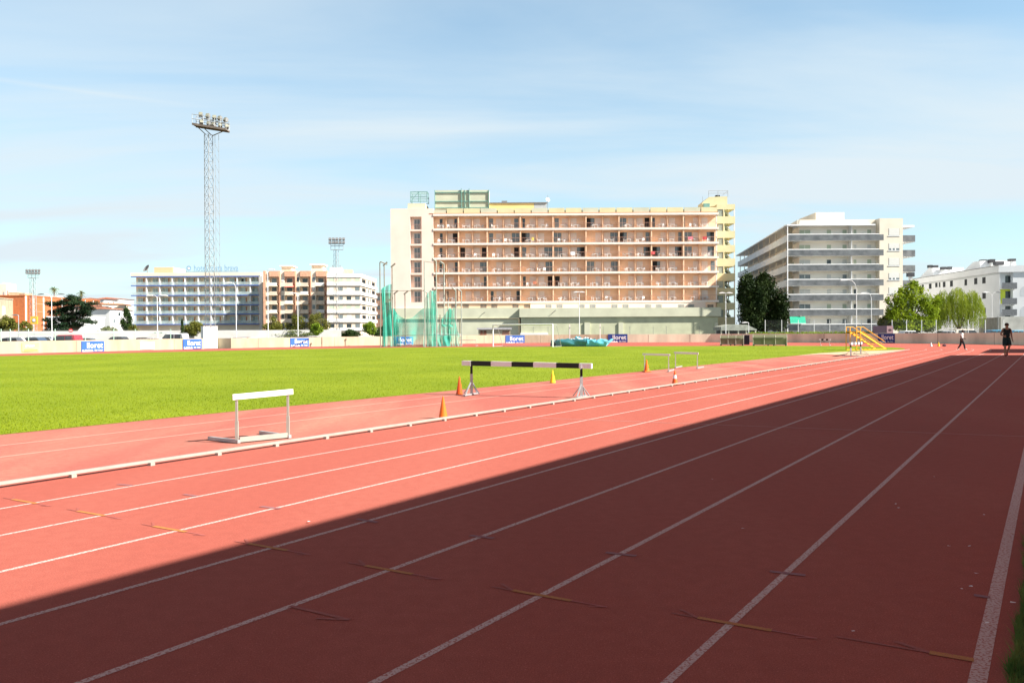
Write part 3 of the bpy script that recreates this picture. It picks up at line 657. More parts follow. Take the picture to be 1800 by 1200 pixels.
lumpy('cyan_cover', uz(1031, 600)[0], uz(1066.5, 600)[0], uz(1050, 597.3)[1], CYAN, dip=-.03, seed=8, y0=-.05, D=4.05)
lumpy('white_flap', uz(1000, 600)[0], uz(1031, 600)[0], uz(1015, 594.4)[1], mat('white_tarp', (.62, .68, .68), .6), D=1.5, seed=11, y0=1.0, z0=.7)
lumpy('folded_cover', uz(1004, 600)[0], uz(1013, 600)[0], uz(1008, 592.3)[1], CYAN, D=.8, seed=13, y0=1.6, z0=.8)
for px, yt, lab in ((1001.7, 569.6, 'white high jump stand behind the middle of the blue mat'), (1055, 569, 'white high jump stand at the right end of the blue mat')):
    p = G(px, 604.6); z = zat(px, yt, p.y); q = thing('jump_stand', lab, 'stand', p, 0, 'high jump stands by the blue mat'); MB().box(-.04, -.04, .06, .04, .04, z).build('post', WHITE, q); MB().box(-.3, -.3, 0, .3, .3, .06).build('base', WHITE, q); MB().box(-.06, -.1, z*.8, .06, -.041, z*.8+.1).build('bar_holder', GREY, q)
# ---------------------------------------------------------------- the large salmon hotel
SALMON = mat('salmon_wall', (.92, .62, .41), .9, .08, .5, .1, 8); PINKW = mat('pale_pink_wall', (.86, .68, .57), .9, .05, .35, .15, 8)
SLAB = mat('cream_slab_edge', (.86, .75, .65), .85, .06, 1.5); SHUT = mat('pale_pink_shutter', (.86, .72, .62), .75, .06, 3, stretch=(1, 1, .1))
PGREEN = mat('pale_green_render', (.56, .56, .42), .92, .08, .4, .2, 8); PGREEN2 = mat('weathered_green_render', (.50, .51, .35), .92, .12, .5, .2, 8)
YGREEN = mat('yellow_green_render', (.66, .60, .36), .92, .08, .4, .2, 8); RAILP = mat('salmon_rail_paint', (.62, .33, .24), .6)
GLAZE = mat('green_lattice_paint', (.16, .33, .29), .6); PCHAIR = mat('white_plastic', (.80, .78, .76), .45, .04, 4)
H = Frame(at(688, 600, 168), at(1262.5, 600, 168)); hotel = thing('hotel', 'large salmon pink hotel with rows of balconies above a pale green ground floor', 'building', H.A, H.rz)
u = H.u; zf = [H.z(760, 378+25.62*i) for i in range(7)]; dz = (zf[0]-zf[6])/6; BD = 1.45; FT = .20
uL, uR = u(762), u(1259); DEP = 15.0; zt = H.z(700, 367); zb0 = H.z(700, 542)
# left solid block with its column of loggias
lo0, lo1 = u(721.5), u(741.5)
w = MB(); w.box(0, 0, 0, lo0, DEP, zt); w.box(lo1, 0, 0, uL, DEP, zt); w.box(lo0, 1.1, 0, lo1, DEP, zt-.003)
tops = [381, 406.3, 431.8, 457.3, 483, 508.8]; bots = [403.3, 428.6, 454, 479.5, 505, 531]
zc = [zt-.002] + [H.z(731, y) for y in bots]
for i in range(6): w.box(lo0, .003, H.z(731, tops[i]), lo1, 1.1, zc[i] if i == 0 else H.z(731, bots[i-1]))
w.box(lo0, .003, 0, lo1, 1.1, H.z(731, bots[5]))
w.build('wall', PINKW, hotel)
W2 = mat('loggia_wall', (.62, .42, .28), .9, .06, .5)
win = MB(); ww = lo1-lo0; z0 = H.z(731, bots[0]); hh = H.z(731, tops[0])-z0
MB_ = MB().box(.0, 0, 0, ww*.55, .05, hh*.86); wn = MB_.build('window', WWALL, hotel); wn.location = (lo0+ww*.28, 1.04, z0+.02)
pn = MB().box(ww*.03, -.012, .06, ww*.26, -.002, hh*.83).build('pane', GLASS, wn); pn2 = cp(pn, wn, (ww*.26, 0, 0))
for i in range(1, 6): cp(wn, hotel, (lo0+ww*.28, 1.04, H.z(731, bots[i])+.02))
for i in range(6):
    zb = H.z(731, bots[i]); r_ = MB(); r_.box(lo0, .05, zb+1.0, lo1, .09, zb+1.05)
    for k in range(1, 7): r_.box(lo0+ww*k/7-.012, .055, zb, lo0+ww*k/7+.012, .085, zb+1.0)
    r_.build('loggia_railing', RAILP, hotel)
# balcony block
w = MB(); w.box(uL, BD, 0, uR+.4, DEP, zf[0]); w.build('back_wall', SALMON, hotel)
sl = MB().box(0, -.14, -FT, u(1263.5)-uL, BD, FT); s0 = None
for i in range(7):
    if s0 is None: s0 = sl.build('balcony_slab', SLAB, hotel); s0.location = (uL+.002, 0, zf[0])
    else: cp(s0, hotel, (uL+.002, 0, zf[i]))
PX = [784.7, 806.3, 831, 856.7, 885.3, 915, 944, 972.5, 1001, 1030.5, 1059.5, 1088.5, 1117, 1145.6, 1174, 1202, 1231]
thick = {806.3, 856.7, 915, 972.5, 1030.5, 1088.5, 1145.6, 1202}
pm_ = {}
for i in range(6):
    for px in PX:
        k = px in thick
        if k not in pm_: t = .22 if k else .09; q = MB().box(-t/2, .02 if k else .25, 0, t/2, BD, dz-2*FT).build('partition', SALMON, hotel); pm_[k] = q; q.location = (u(px), 0, zf[i+1]+FT)
        else: cp(pm_[k], hotel, (u(px), 0, zf[i+1]+FT))
col = MB().box(-.12, .1, 0, .12, .4, dz-2*FT); c0 = None
for i in range(6):
    if c0 is None: c0 = col.build('end_post', SLAB, hotel); c0.location = (uR+.1, 0, zf[1]+FT)
    else: cp(c0, hotel, (uR+.1, 0, zf[i+1]+FT))
rl_ = MB(); LB = u(1262.5)-uL
rl_.box(0, -.02, 1.0, LB, .03, 1.05); rl_.box(0, -.01, .12, LB, .02, .15)
for k in range(int(LB/.35)): rl_.box(k*.35, -.008, .1, k*.35+.016, .012, 1.0)
r0 = None
for i in range(6):
    if r0 is None: r0 = rl_.build('balcony_railing', RAILP, hotel); r0.location = (uL, 0, zf[1]+FT)
    else: cp(r0, hotel, (uL, 0, zf[i+1]+FT))
# doors seen on each floor: b = open and black, g = grey glass, n = narrow dark, w = wide grey
DOORS = ["776n 801.6n 863.6g 908g 921n 979g 1035b 1041.5g 1094w 1137.5b 1149n 1202n", "776n 800.5b 863.6g 907w 921.6b 927.8g 980w 1080w 1093b 1098.5g 1138.6g 1196g 1209w 1246g 1251.8b",
         "775.5n 813.6b 851.6b 908b 921.6g 964w 981.6w 1018g 1023.4b 1135g 1139b 1151b 1156.8g 1190g 1195b 1209w 1247.5g 1253n", "775n 802n 851w 966w 1037.5w 1081w 1151b 1156.9g 1253g",
         "765n 853n 921.6n 967b 979.5b", "786n 865n 910n 911.5n"]
dm = {}
WID = {'b': .80, 'g': .70, 'n': .45, 'w': 1.35}
for i, row in enumerate(DOORS):
    for tk in row.split():
        px, k = float(tk[:-1]), tk[-1]; loc = (u(px, BD), BD-.05, zf[i+1]+FT+.002); wd = WID[k]*1.2
        if k not in dm:
            q = MB().box(-wd/2, 0, 0, wd/2, .04, 2.13).build('balcony_door', {'b': DARK, 'g': GLASS, 'n': DGLASS, 'w': GLASS}[k], hotel); dm[k] = q; q.location = loc
            if k == 'w': MB().box(-.03, -.012, 0, .03, -.002, 2.13).build('door_stile', SLAB, q)
        else: cp(dm[k], hotel, loc)
edges = [762]+PX+[1259]; sh = None; nsh = 0; rest = MB()
for i in range(6):
    for b in range(18):
        a0_, a1_ = edges[b], edges[b+1]; cx_ = a1_-7.4 if b % 2 == 0 else a0_+7.4
        if any(abs(float(t[:-1])-cx_) < 8.2 for t in DOORS[i].split()): continue
        loc = (u(cx_, BD), BD-.045, zf[i+1]+FT+.003)
        if sh is None: sh = MB().box(-.62, 0, 0, .62, .035, 2.12).build('shutter', SHUT, hotel); sh.location = loc
        else: cp(sh, hotel, loc)
# mezzanine strip and green ground floor
mz = MB(); zm0, zm1 = H.z(900, 541.5), zf[6]-FT-.002
mz.box(uL, .10, zm0-.3, u(932), .3, zm1); mz.build('mezzanine_wall', SALMON, hotel)
MB().box(u(932)+.001, -.05, zm0-.3, u(1240), .28, zm1-.001).build('mezzanine_wall', PINKW, hotel)
MB().box(u(1240)+.001, .10, zm0-.3, u(1258), .3, zm1).build('mezzanine_wall', SALMON, hotel)
gw = None
for px in (774, 798, 818.5, 849.5, 868.5, 906, 926, 964, 983.5, 1022.5, 1041.7, 1080, 1099.5, 1139, 1158, 1197, 1214.5, 1249):
    dk = px < 932 or px > 1240; y = .085 if dk else -.065; loc = (u(px), y, H.z(px, 540.8))
    if gw is None or dk != gw[1]:
        q = MB().box(-.62, 0, 0, .62, .012, H.z(px, 535)-H.z(px, 540.8)).build('grille_window', DGLASS if dk else GLASS, hotel); q.location = loc
        br = MB()
        for k in range(5): br.box(-.5+k*.25-.03, -.012, 0, -.5+k*.25+.03, -.002, H.z(px, 535)-H.z(px, 540.8))
        br.build('grille', SLAB if not dk else SALMON, q); gw = (q, dk)
    else: cp(gw[0], hotel, loc)
ug = u(912.5); g = MB(); PR = 2.4
g.box(u(688.5), -.35, 0, ug, -.002, H.z(760, 541.5)); g.build('ground_floor_wall', PGREEN, hotel)
MB().box(u(689), -.62, H.z(760, 560.2)-.1, ug-.004, -.352, H.z(760, 560.2)+.08).build('ledge', PGREEN2, hotel)
zP = H.z(1000, 541.3, -PR); zPb = H.z(1000, 557, -PR); uE = H.u(1267.5, -PR)
MB().box(ug, -PR, zPb, uE, -.004, zP).build('canopy_fascia', PGREEN, hotel)
MB().box(ug+.3, -PR+.55, 0, uE-.5, -.36, zPb-.003).build('arcade_wall', PGREEN2, hotel)
pil = None
for a, b in ((1027, 1037), (1087, 1095.5), (1256, 1262)):
    MB().box(H.u(a, -PR+.3), -PR+.30, 0, H.u(b, -PR+.3), -PR+.548, H.z(a, 567)).build('pilaster', PGREEN, hotel)
js = None
for px in (937, 963, 1107, 1171, 1229, 1148, 1000, 1060):
    if js is None: js = MB().box(-.03, 0, 0, .03, .01, zPb*.55).build('panel_joint', GREY, hotel); js.location = (H.u(px, -PR+.5), -PR+.538, .2)
    else: cp(js, hotel, (H.u(px, -PR+.5), -PR+.538, .2))
MB().box(H.u(914, -PR), -PR+.2, 0, H.u(963, -PR), -PR+.53, H.z(930, 585, -PR)).build('plinth', WWALL, hotel)
# thin wall brackets on the green wall
for a, b in (((846.5, 553), (853, 548.5)), ((970, 551), (977, 545))):
    dd = -.36 if a[0] < 912 else -PR-.02; p0 = H.uv(*a, dd); p1 = H.uv(*b, dd); MB().bar((p0[0], dd, p0[1]), (p1[0], dd-.5, p1[1]), .09, .09).build('wall_bracket', GREY, hotel)
# roof line
pw = (u(1262)-u(755))/17
for i in range(17):
    x0 = u(755)+pw*i; z1 = H.z(760, 366.5) if i else H.z(760, 369); q = MB().box(x0+.14, .2, zf[0]+FT, x0+pw-.06, .45, z1)
    q.build('parapet_panel', YGREEN if i % 3 else PGREEN, hotel)
MB().box(u(755), .46, zf[0]+FT, u(1261), .6, H.z(760, 370)).build('parapet_gap_shadow', mat('parapet_shadow_gap', (.16, .13, .08), .9), hotel)  # dark strip: the shadow in the gaps between panels is painted here
MB().box(u(755), -.05, zf[0]+FT+.002, u(1262), .19, zf[0]+FT+.14).build('parapet_tiles', mat('terracotta_edge', (.50, .18, .09), .85), hotel)
MB().box(u(716.5), .8, zt-.002, u(748), 7, H.z(730, 356.3)).build('roof_room', PGREEN, hotel)
cg = MB(); x0, x1, z0, z1 = u(721.5), u(751), H.z(735, 354.5, 1), H.z(735, 337, 1)
for x in (x0, (x0+x1)/2, x1):
    for y in (1, 4): cg.tube((x, y, z0), (x, y, z1), .06, n=6)
for z_ in (z0, (z0+z1)/2, z1):
    for y in (1, 4): cg.tube((x0, y, z_), (x1, y, z_), .05, n=6)
    for x in (x0, x1): cg.tube((x, 1, z_), (x, 4, z_), .05, n=6)
cg.tube((x0, 1, z0), ((x0+x1)/2, 1, z1), .05, n=6); cgo = cg.build('roof_cage', GLAZE, hotel)
cn = MB(); cn.face([(x0, 1.02, z0), (x1, 1.02, z0), (x1, 1.02, z1), (x0, 1.02, z1)]); cn.face([(x0, 1.02, z1), (x1, 1.02, z1), (x1, 4, z1), (x0, 4, z1)])
cn.build('cage_mesh', netmat('pale_mesh', (.45, .66, .64), .45), cgo)
x0, x1, z0, z1 = u(763), u(860), H.z(800, 365, 2), H.z(800, 333.8, 2)
MB().box(x0, 2.4, z0-1.5, x1, 6, z1).build('lattice_wall', PGREEN, hotel)
lt = MB()
for z_ in (z0, z0+(z1-z0)*.36, z1-(z1-z0)*.13): lt.box(x0, 2.2, z_-.07, x1, 2.39, z_+.07)
for px in (763.5, 810.5, 816.8, 824.5, 859.5): lt.box(u(px)-.06, 2.15, z0, u(px)+.06, 2.395, z1+.3 if px in (810.5, 824.5) else z1)
lt.build('lattice_frame', GLAZE, hotel)
MB().box(u(860)+.02, 3, zf[0], u(940), 9, H.z(900, 357.6, 3)).build('penthouse', mat('yellow_render', (.76, .60, .26), .9, .06, .5), hotel)
MB().box(u(940)+.02, 3.0, zf[0], u(962.5), 9, H.z(900, 357.8, 3)).build('penthouse_end', mat('grey_cladding', (.42, .46, .48), .7, .08, 2), hotel)
MB().box(u(859), 2.8, H.z(900, 357.4, 3)+.004, u(963.5), 9.2, H.z(900, 356, 3)).build('penthouse_roof', GREY, hotel)
MB().box(u(882), 4, H.z(890, 356, 4), u(892), 5, H.z(890, 353, 4)).build('vent', GREY, hotel)
dsh = MB(); c = (u(965), 4, H.z(965, 351.5, 4)); dsh.tube((c[0], 4, zf[0]), c, .06); dsh.tube((c[0], 4, c[2]), (c[0], 4, H.z(965, 343, 4)), .03)
dsh.build('aerial_mast', GREY, hotel); dd = MB()
for i in range(4): pass
dd.lathe([(.02, 0), (.3, .06), (.48, .2)], 12, cap=False); q = dd.build('satellite_dish', WWALL, hotel, True); q.location = c; q.rotation_euler = (R(70), 0, R(20))
# open stair tower at the right end
T = Frame(at(1260.5, 600, 171), at(1292.5, 600, 171)); tower = thing('stair_tower', 'yellow green open stair tower at the right end of the salmon hotel', 'building', T.A, T.rz)
TL = T.L; TDp = 5.0; op = [(368, 380.3), (393, 406), (418.2, 430.8), (443, 454.5), (468.2, 480.3), (493.8, 506), (519, 532), (544, 557)]
zz = [T.z(1276, 359)]
for a, b in op: zz += [T.z(1276, a), T.z(1276, b)]
zz.append(0)
for i in range(0, len(zz), 2):
    z1_, z0_ = zz[i], zz[i+1]; bm2 = MB(); bm2.box(0, 0, z0_, TL, .25, z1_); bm2.box(TL-.25, .251, z0_, TL-.002, TDp, z1_); bm2.box(0, TDp-.25, z0_, TL-.252, TDp, z1_); bm2.box(.002, .252, z0_, .25, TDp-.252, z1_)
    bm2.build('parapet_band', YGREEN, tower)
um = T.u(1272.5)
tw = None; fl_ = None
for i in range(8):
    z1_, z0_ = zz[1+2*i], zz[2+2*i]; h_ = z1_-z0_
    p0 = MB().box(um-.1, .004, z0_, um+.1, .246, z1_); p0.build('mullion', YGREEN, tower)
    MB().box(TL-.22, .01, z0_, TL-.02, .2, z1_).build('corner_post', SLAB, tower)
    MB().box(TL-.22, TDp-.2, z0_, TL-.02, TDp-.01, z1_).build('corner_post', SLAB, tower)
    MB().box(.25, .12, z0_, um-.1, .16, z1_).build('window', mat('green_glass', (.30, .34, .28), .2), tower) if tw is None else cp(tw, tower, (0, 0, z0_-tw_z))
    if tw is None: tw = tower.children[-1]; tw_z = z0_
    fl2 = MB(); fl2.prism([(um+.1, z0_-.9), (TL-1.0, z1_-.4), (TL-1.0, z1_+.1), (um+.1, z0_-.3)], 2.6, 4.4); fl2.build('stair_flight', YGREEN if i < 5 else GREY, tower)
    fl3 = MB(); fl3.prism([(um+.1, z1_-.4), (um+.1, z1_+.1), (um+1.6, z0_+.3), (um+1.6, z0_-.2)], .8, 2.5); fl3.build('stair_flight', YGREEN2 if False else PGREEN2, tower)
MB().box(.26, .255, 0, um+.3, TDp-.26, zz[0]-.01).build('core_wall', PGREEN2, tower)
cr = MB(); a_ = T.u(1251); cr.prism([(T.u(1248), T.z(1260, 362.5)), (T.u(1280), T.z(1260, 359.2)), (T.u(1280), T.z(1260, 344.5)), (T.u(1248), T.z(1260, 345.5)), (T.u(1236), T.z(1260, 355)), (T.u(1236), T.z(1260, 363))], .6, 4.6)
cr.build('roof_house', YGREEN, tower)
MB().box(T.u(1238), .5, T.z(1260, 366.5), T.u(1249), .59, T.z(1260, 357)).build('vent_panel', GLAZE, tower)
rr = MB()
for px, y in ((1237, 345), (1247.5, 334), (1264, 334.5), (1281.5, 334.3)): rr.tube((T.u(px), .7, T.z(px, 362 if px < 1240 else 345)), (T.u(px), .7, T.z(px, y)), .05, n=6)
for f in (0, .5): rr.tube((T.u(1247.5), .7, T.z(1260, 334.5)-f), (T.u(1281.5), .7, T.z(1260, 334.5)-f), .04, n=6)
rr.tube((T.u(1270), .7, T.z(1275, 344)), (T.u(1281.5), .7, T.z(1260, 334.5)), .04, n=6); rr.build('roof_railing', STEEL, tower)
MB().box(T.u(1261), 1, T.z(1260, 344.5), T.u(1268), 2, T.z(1260, 341.6)).build('vent', DARK, tower)
# plastic chairs and tables on the balconies
def chair_mesh(m_):
    c = MB(); c.box(-.25, -.24, .40, .25, .24, .45); c.box(-.25, .20, .45, .25, .25, .88)
    for x in (-.23, .19): 
        c.box(x, -.23, 0, x+.05, -.18, .66); c.box(x, .18, 0, x+.05, .23, .45); c.box(x, -.23, .62, x+.05, .22, .67)
    return c
ch0 = chair_mesh(None); tb0 = MB().box(-.4, -.35, .66, .4, .35, .71)
for x in (-.36, .30):
    for y in (-.3, .24): tb0.box(x, y, 0, x+.06, y+.06, .66)
CH = TB = None; r_ = random.Random(5)
for i in range(6):
    for b in range(18):
        a0_, a1_ = edges[b], edges[b+1]; mid = (a0_+a1_)/2 + (3 if b % 2 else 3)
        if (i, b) in ((1, 10), (3, 17), (5, 2)): continue
        base = a0_+(a1_-a0_)*r_.uniform(.52, .62) if b % 2 == 0 else a0_+(a1_-a0_)*r_.uniform(.28, .42)
        for kind, dx in (('c', -5.2+r_.uniform(-1, 1)), ('t', 0), ('c', 5.4+r_.uniform(-1, 1))):
            px = base+dx
            if not (a0_+2.5 < px < a1_-2.5): continue
            if kind == 'c' and r_.random() < .12: continue
            p_ = H.w(u(px), r_.uniform(.55, 1.0), zf[i+1]+FT+.002); rz = H.rz+(R(r_.choice((90, -90, 60, -60, 200, 20)))) 
            if kind == 'c':
                if CH is None: CH = ch0.build('plastic_chair', PCHAIR); q = tag(CH, 'white plastic chair on a balcony of the salmon hotel', 'chair', 'white plastic chairs on the hotel balconies')
                else: q = CH.copy(); C.objects.link(q)
            else:
                if TB is None: TB = tb0.build('plastic_table', PCHAIR); q = tag(TB, 'small white plastic table on a balcony of the salmon hotel', 'table', 'white plastic tables on the hotel balconies')
                else: q = TB.copy(); C.objects.link(q); rz = H.rz
            q.location = p_; q.rotation_euler = (0, 0, rz)
# towels hung over balconies and tables
tw_ = [(1214, 1.0, 1, (.75, .22, .25), 'pink towel spread over a balcony rail near the right end'), (1239, .9, 1, (.55, .08, .08), 'small red towel at the right end of the second balcony row'), (1148, .8, 2, (.70, .12, .12), 'red towel on the third balcony row'), (940, .8, 4, (.55, .2, .12), 'brown red towel on the fifth balcony row'), (1007, .9, 2, (.80, .80, .82), 'white towel hanging on the third balcony row'), (937, .5, 1, (.85, .6, .15), 'yellow towel on the second balcony row')]
for px, wd, i, c_, lab in tw_:
    q = MB(); n = 6
    for k in range(n):
        x0 = -wd/2+wd*k/n; x1 = -wd/2+wd*(k+1)/n; y0 = .02*math.sin(k*1.7); y1 = .02*math.sin((k+1)*1.7)
        q.face([(x0, y0-.05, .45), (x1, y1-.05, .45), (x1, y1*.3-.035, 1.075), (x0, y0*.3-.035, 1.075)]); q.face([(x0, y0*.3-.035, 1.075), (x1, y1*.3-.035, 1.075), (x1, .05, 1.07), (x0, .05, 1.07)])
    o = q.build('towel', mat('towel_cloth', c_, .95, .1, 4)); o.location = H.w(u(px), -.02, zf[i+1]+FT); o.rotation_euler = (0, 0, H.rz); tag(o, lab, 'towel')

# ---------------------------------------------------------------- white balcony flats with the long raked side
CREAMW = mat('cream_render', (.74, .67, .55), .9, .08, .4, .1, 8); SMOKE = mat('smoked_balcony_glass', (.14, .145, .15), .2, .3, .8, spec=.5); PALEB = mat('pale_blue_white', (.70, .74, .76), .7, .05, .6)
GBLIND = mat('pale_green_blind', (.46, .52, .40), .8, .08, 2, stretch=(1, 1, 10)); WBLIND = mat('white_blind', (.66, .66, .62), .8, .06, 2, stretch=(1, 1, 10))
B = Frame(at(1385, 600, 160), at(1587, 600, 160)); FW = mat('bright_white_render', (.90, .86, .78), .9, .05, .35); flats = thing('apartment_block', 'white apartment block with smoked glass balconies and a long raked left side', 'building', B.A, B.rz)
D2 = 1.6; rt_ = [411, 437.6, 464, 490.2, 516.5, 542.6, 569]
zr = [B.z(1460, y) for y in rt_]; fdz = (zr[0]-zr[6])/6; uB = B.u(1546); uC = B.u(1587); ztop = B.z(1460, 386.2, D2)
# body: footprint skews back on the left side
FA = at(1385, 600, 160); FBk = at(1297, 600, 224)
lb = Vector((FBk.x-FA.x, FBk.y-FA.y, 0)); lbl = Vector((lb.dot(B.d), lb.dot(B.n), 0)); sl_ = lbl.normalized(); Lside = lbl.length; nin = Vector((sl_.y, -sl_.x, 0))
def loc(s, t, z): v = sl_*s + nin*t; return (v.x, v.y, z)
c0_ = nin*2.6
body = MB(); fp = [(loc(3, 2.6, 0)[0]+.0, D2), (uC, D2), (uC, 40), (loc(Lside, 2.6, 0)[0], loc(Lside, 2.6, 0)[1])]
fp[0] = (nin.x*2.6 + sl_.x*((D2-nin.y*2.6)/sl_.y), D2)
def extr(mb, fp, z0, z1):
    n = len(fp); mb.face([(x, y, z1) for x, y in fp]); mb.face([(x, y, z0) for x, y in reversed(fp)])
    for i in range(n): j = (i+1) % n; mb.face([(*fp[i], z0), (*fp[j], z0), (*fp[j], z1), (*fp[i], z1)])
extr(body, fp, 0, ztop); body.build('wall', FW, flats)
MB().box(uB, 0, 0, uC-.003, D2-.002, ztop-.004).build('front_wing', CREAMW, flats)
MB().box(fp[0][0]+.1, D2-.03, zr[0]+1.95, uB-.003, D2-.004, ztop-.005).build('roof_band', CREAMW, flats)
# roof room
MB().box(B.u(1434, 12), 12, ztop-.5, B.u(1484, 12), 22, B.z(1460, 373.5, 12)).build('roof_room', CREAMW, flats)
# floors: slab, glass front, white handrail, left side parapet
hg = B.z(1460, 413)-B.z(1460, 422)
for i in range(7):
    zrail = zr[i]; zs = zrail-1.18
    MB().box(0, .02, zs-.16, uB+.75, D2-.003, zs+.0).build('balcony_slab', FW, flats)
    MB().box(0.05, -.02, zs-.09, uB+.8, .018, zrail-.16).build('balcony_glass', SMOKE, flats)
    MB().box(0, -.06, zrail-.15, uB-.1, .06, zrail+.02).build('handrail', WHITE, flats)
    # raked side: solid pale parapet and slab
    pr = MB(); a = loc(.1, 0, 0); b = loc(Lside-i*0, 0, 0); a2 = loc(.1, .18, 0); b2 = loc(Lside, .18, 0); z0_, z1_ = zs-.2, zrail-.1
    if i < 6:
        pr.face([(b[0], b[1], z0_), (a[0], a[1], z0_), (a[0], a[1], z1_), (b[0], b[1], z1_)]); pr.face([(a2[0], a2[1], z0_), (b2[0], b2[1], z0_), (b2[0], b2[1], z1_), (a2[0], a2[1], z1_)])
        pr.face([(a[0], a[1], z1_), (a2[0], a2[1], z1_), (b2[0], b2[1], z1_), (b[0], b[1], z1_)]); pr.face([(b[0], b[1], z0_), (b[0], b[1], z1_), (b2[0], b2[1], z1_), (b2[0], b2[1], z0_)])
        pr.build('side_parapet', PALEB, flats)
        ss = MB(); e1_ = loc(.1, .182, 0); e2_ = loc(Lside, .182, 0); e3_ = loc(Lside, 2.6, 0); e4_ = loc(.1, 2.6, 0)
        for z_ in (zs-.18, zs): ss.face([(q[0], q[1], z_) for q in ((e1_, e2_, e3_, e4_) if z_ > zs-.1 else (e4_, e3_, e2_, e1_))])
        ss.build('side_slab', WWALL, flats)
        for s_ in range(6, int(Lside), 7): p1 = loc(s_, .3, 0); MB().tube((p1[0], p1[1], zs), (p1[0], p1[1], zs+fdz-.2), .09, n=8).build('side_post', CREAMW, flats)
        for k, s_ in enumerate(range(7, int(Lside)-4, 7)):
            p1 = loc(s_, 2.58, 0); p2 = loc(s_+2.6, 2.58, 0); q = MB(); q.face([(p2[0], p2[1], zs+.05), (p1[0], p1[1], zs+.05), (p1[0], p1[1], zs+2.2), (p2[0], p2[1], zs+2.2)])
            q.build('side_window', (GBLIND, DGLASS, CREAMW, GLASS)[(k+i*2) % 4], flats)
# canopy roof over the top floor, front and side
zc_ = B.z(1460, 395.5); MB().box(-.3, -.3, zc_-.12, uB-.9, D2-.004, zc_+.12).build('canopy', WHITE, flats)
ss = MB(); q4 = [loc(-.1, -.35, 0), loc(Lside+1, -.35, 0), loc(Lside+1, 2.7, 0), loc(.5, 2.7, 0)]
extr(ss, [(q[0], q[1]) for q in reversed(q4)], zc_-.14, zc_+.10); ss.build('side_canopy', WHITE, flats)
sr = MB(); extr(sr, [loc(2, 2.2, 0)[:2], loc(Lside, 2.2, 0)[:2], loc(Lside, 3, 0)[:2], loc(2, 3, 0)[:2]][::-1], zc_+.101, ztop-.006); sr.build('side_roof_band', CREAMW, flats)
MB().tube((-.12, -.12, 0), (-.12, -.12, zc_), .11, n=10).build('drain_pipe', WHITE, flats)
MB().tube((B.u(1497.5), .12, 0), (B.u(1497.5), .12, zc_-.13), .06, n=8).build('divider_post', WHITE, flats)
MB().box(B.u(1497.5)-.05, .3, 0, B.u(1497.5)+.05, D2-.005, zc_-.13).build('divider_wall', WWALL, flats)
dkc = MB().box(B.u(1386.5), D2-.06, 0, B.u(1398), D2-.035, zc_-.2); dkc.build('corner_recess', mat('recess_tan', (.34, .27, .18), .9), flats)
ops = [(1405, 1424, GBLIND, 0), (1453.5, 1460.5, GBLIND, 1), (1481, 1488, GBLIND, 2), (1500.5, 1505, WBLIND, 3), (1524.5, 1531, GBLIND, 4)]
alt = [[0, 0, 0, 0, 0], [0, 0, 0, 2, 2], [2, 1, 2, 0, 0], [3, 2, 3, 2, 0], [2, 2, 2, 1, 2], [3, 0, 0, 1, 0], [2, 1, 3, 2, 1]]
WMAT = [GBLIND, DGLASS, WBLIND, GLASS]
for i in range(7):
    zs = zr[i]-1.18
    for (x0, x1, mm, k) in ops:
        a = B.u(x0, D2); b = B.u(x1, D2); q = MB().box(a, D2-.05, zs+(.9 if k == 0 and i < 3 else .02), b, D2-.02, zs+2.12).build('window', WMAT[alt[i][k]], flats)
        if k == 0: MB().box((a+b)/2-.04, D2-.062, zs+(.92 if i < 3 else .04), (a+b)/2+.04, D2-.051, zs+2.1).build('mullion', WHITE, q)
# plants, chairs and a green awning on the balconies, windows in the cream wing, right-hand balconies
awn = thing('awning', 'green roller awning at the lowest balcony of the white flats', 'awning', B.w(B.u(1388), -.05, 0), B.rz); z1_ = B.z(1400, 556.5); z0_ = B.z(1400, 568.6)
cv = MB(); cv.face([(0, -.5, z0_), (B.u(1415)-B.u(1388), -.5, z0_), (B.u(1415)-B.u(1388), 0, z1_), (0, 0, z1_)]); cv.build('canvas', mat('green_canvas', (.03, .42, .26), .8, .1, 2), awn); MB().tube((0, -.5, z0_), (B.u(1415)-B.u(1388), -.5, z0_), .05, n=8).build('front_bar', WHITE, awn)
for i, (yt, yb) in enumerate(((401.5, 414.3), (428, 440.2), (453.5, 466.8), (480, 492), (505, 516), (531, 543), (557, 569))):
    a, b = B.u(1562), B.u(1581); z1_ = B.z(1570, yt); z0_ = B.z(1570, yb)
    q = MB().box(a, -.012, z0_, b, .02, z1_).build('window', GLASS, flats); MB().box(a+.06, -.04, z0_+(z1_-z0_)*(.3 if i in (1, 3) else .05), b-.06, -.013, z1_).build('blind', WBLIND, q)
    if i in (1, 3):
        for f in (.3, .62): MB().box(a+(b-a)*f-.12, -.045, z0_+.05, a+(b-a)*f+.12, -.014, z0_+(z1_-z0_)*.3).build('sash', WHITE, q)
    MB().box(a-.12, -.09, z0_-.12, b+.12, .0-.004, z0_).build('sill', WHITE, q)
for i, y in enumerate((414.5, 440.3, 467, 493.6)):
    z_ = B.z(1595, y+9.5, 6); z1_ = B.z(1595, y, 6); xr = B.u(1608, 6)
    MB().box(uC+.003, 6, z_-.15, xr, 16, z_).build('side_balcony_slab', WWALL, flats); q = MB().box(uC+.004, 5.94, z_-.1, xr+.03, 5.998, z1_+.1).build('side_balcony_glass', SMOKE, flats)
    MB().box(xr+.031, 5.95, z_-.1, xr+.06, 16, z1_+.1).build('side_balcony_glass', SMOKE, flats)
MB().box(uC+.003, 5.7, B.z(1595, 398, 6)-.15, B.u(1606, 6), 16, B.z(1595, 397, 6)+.1).build('side_canopy', WHITE, flats)
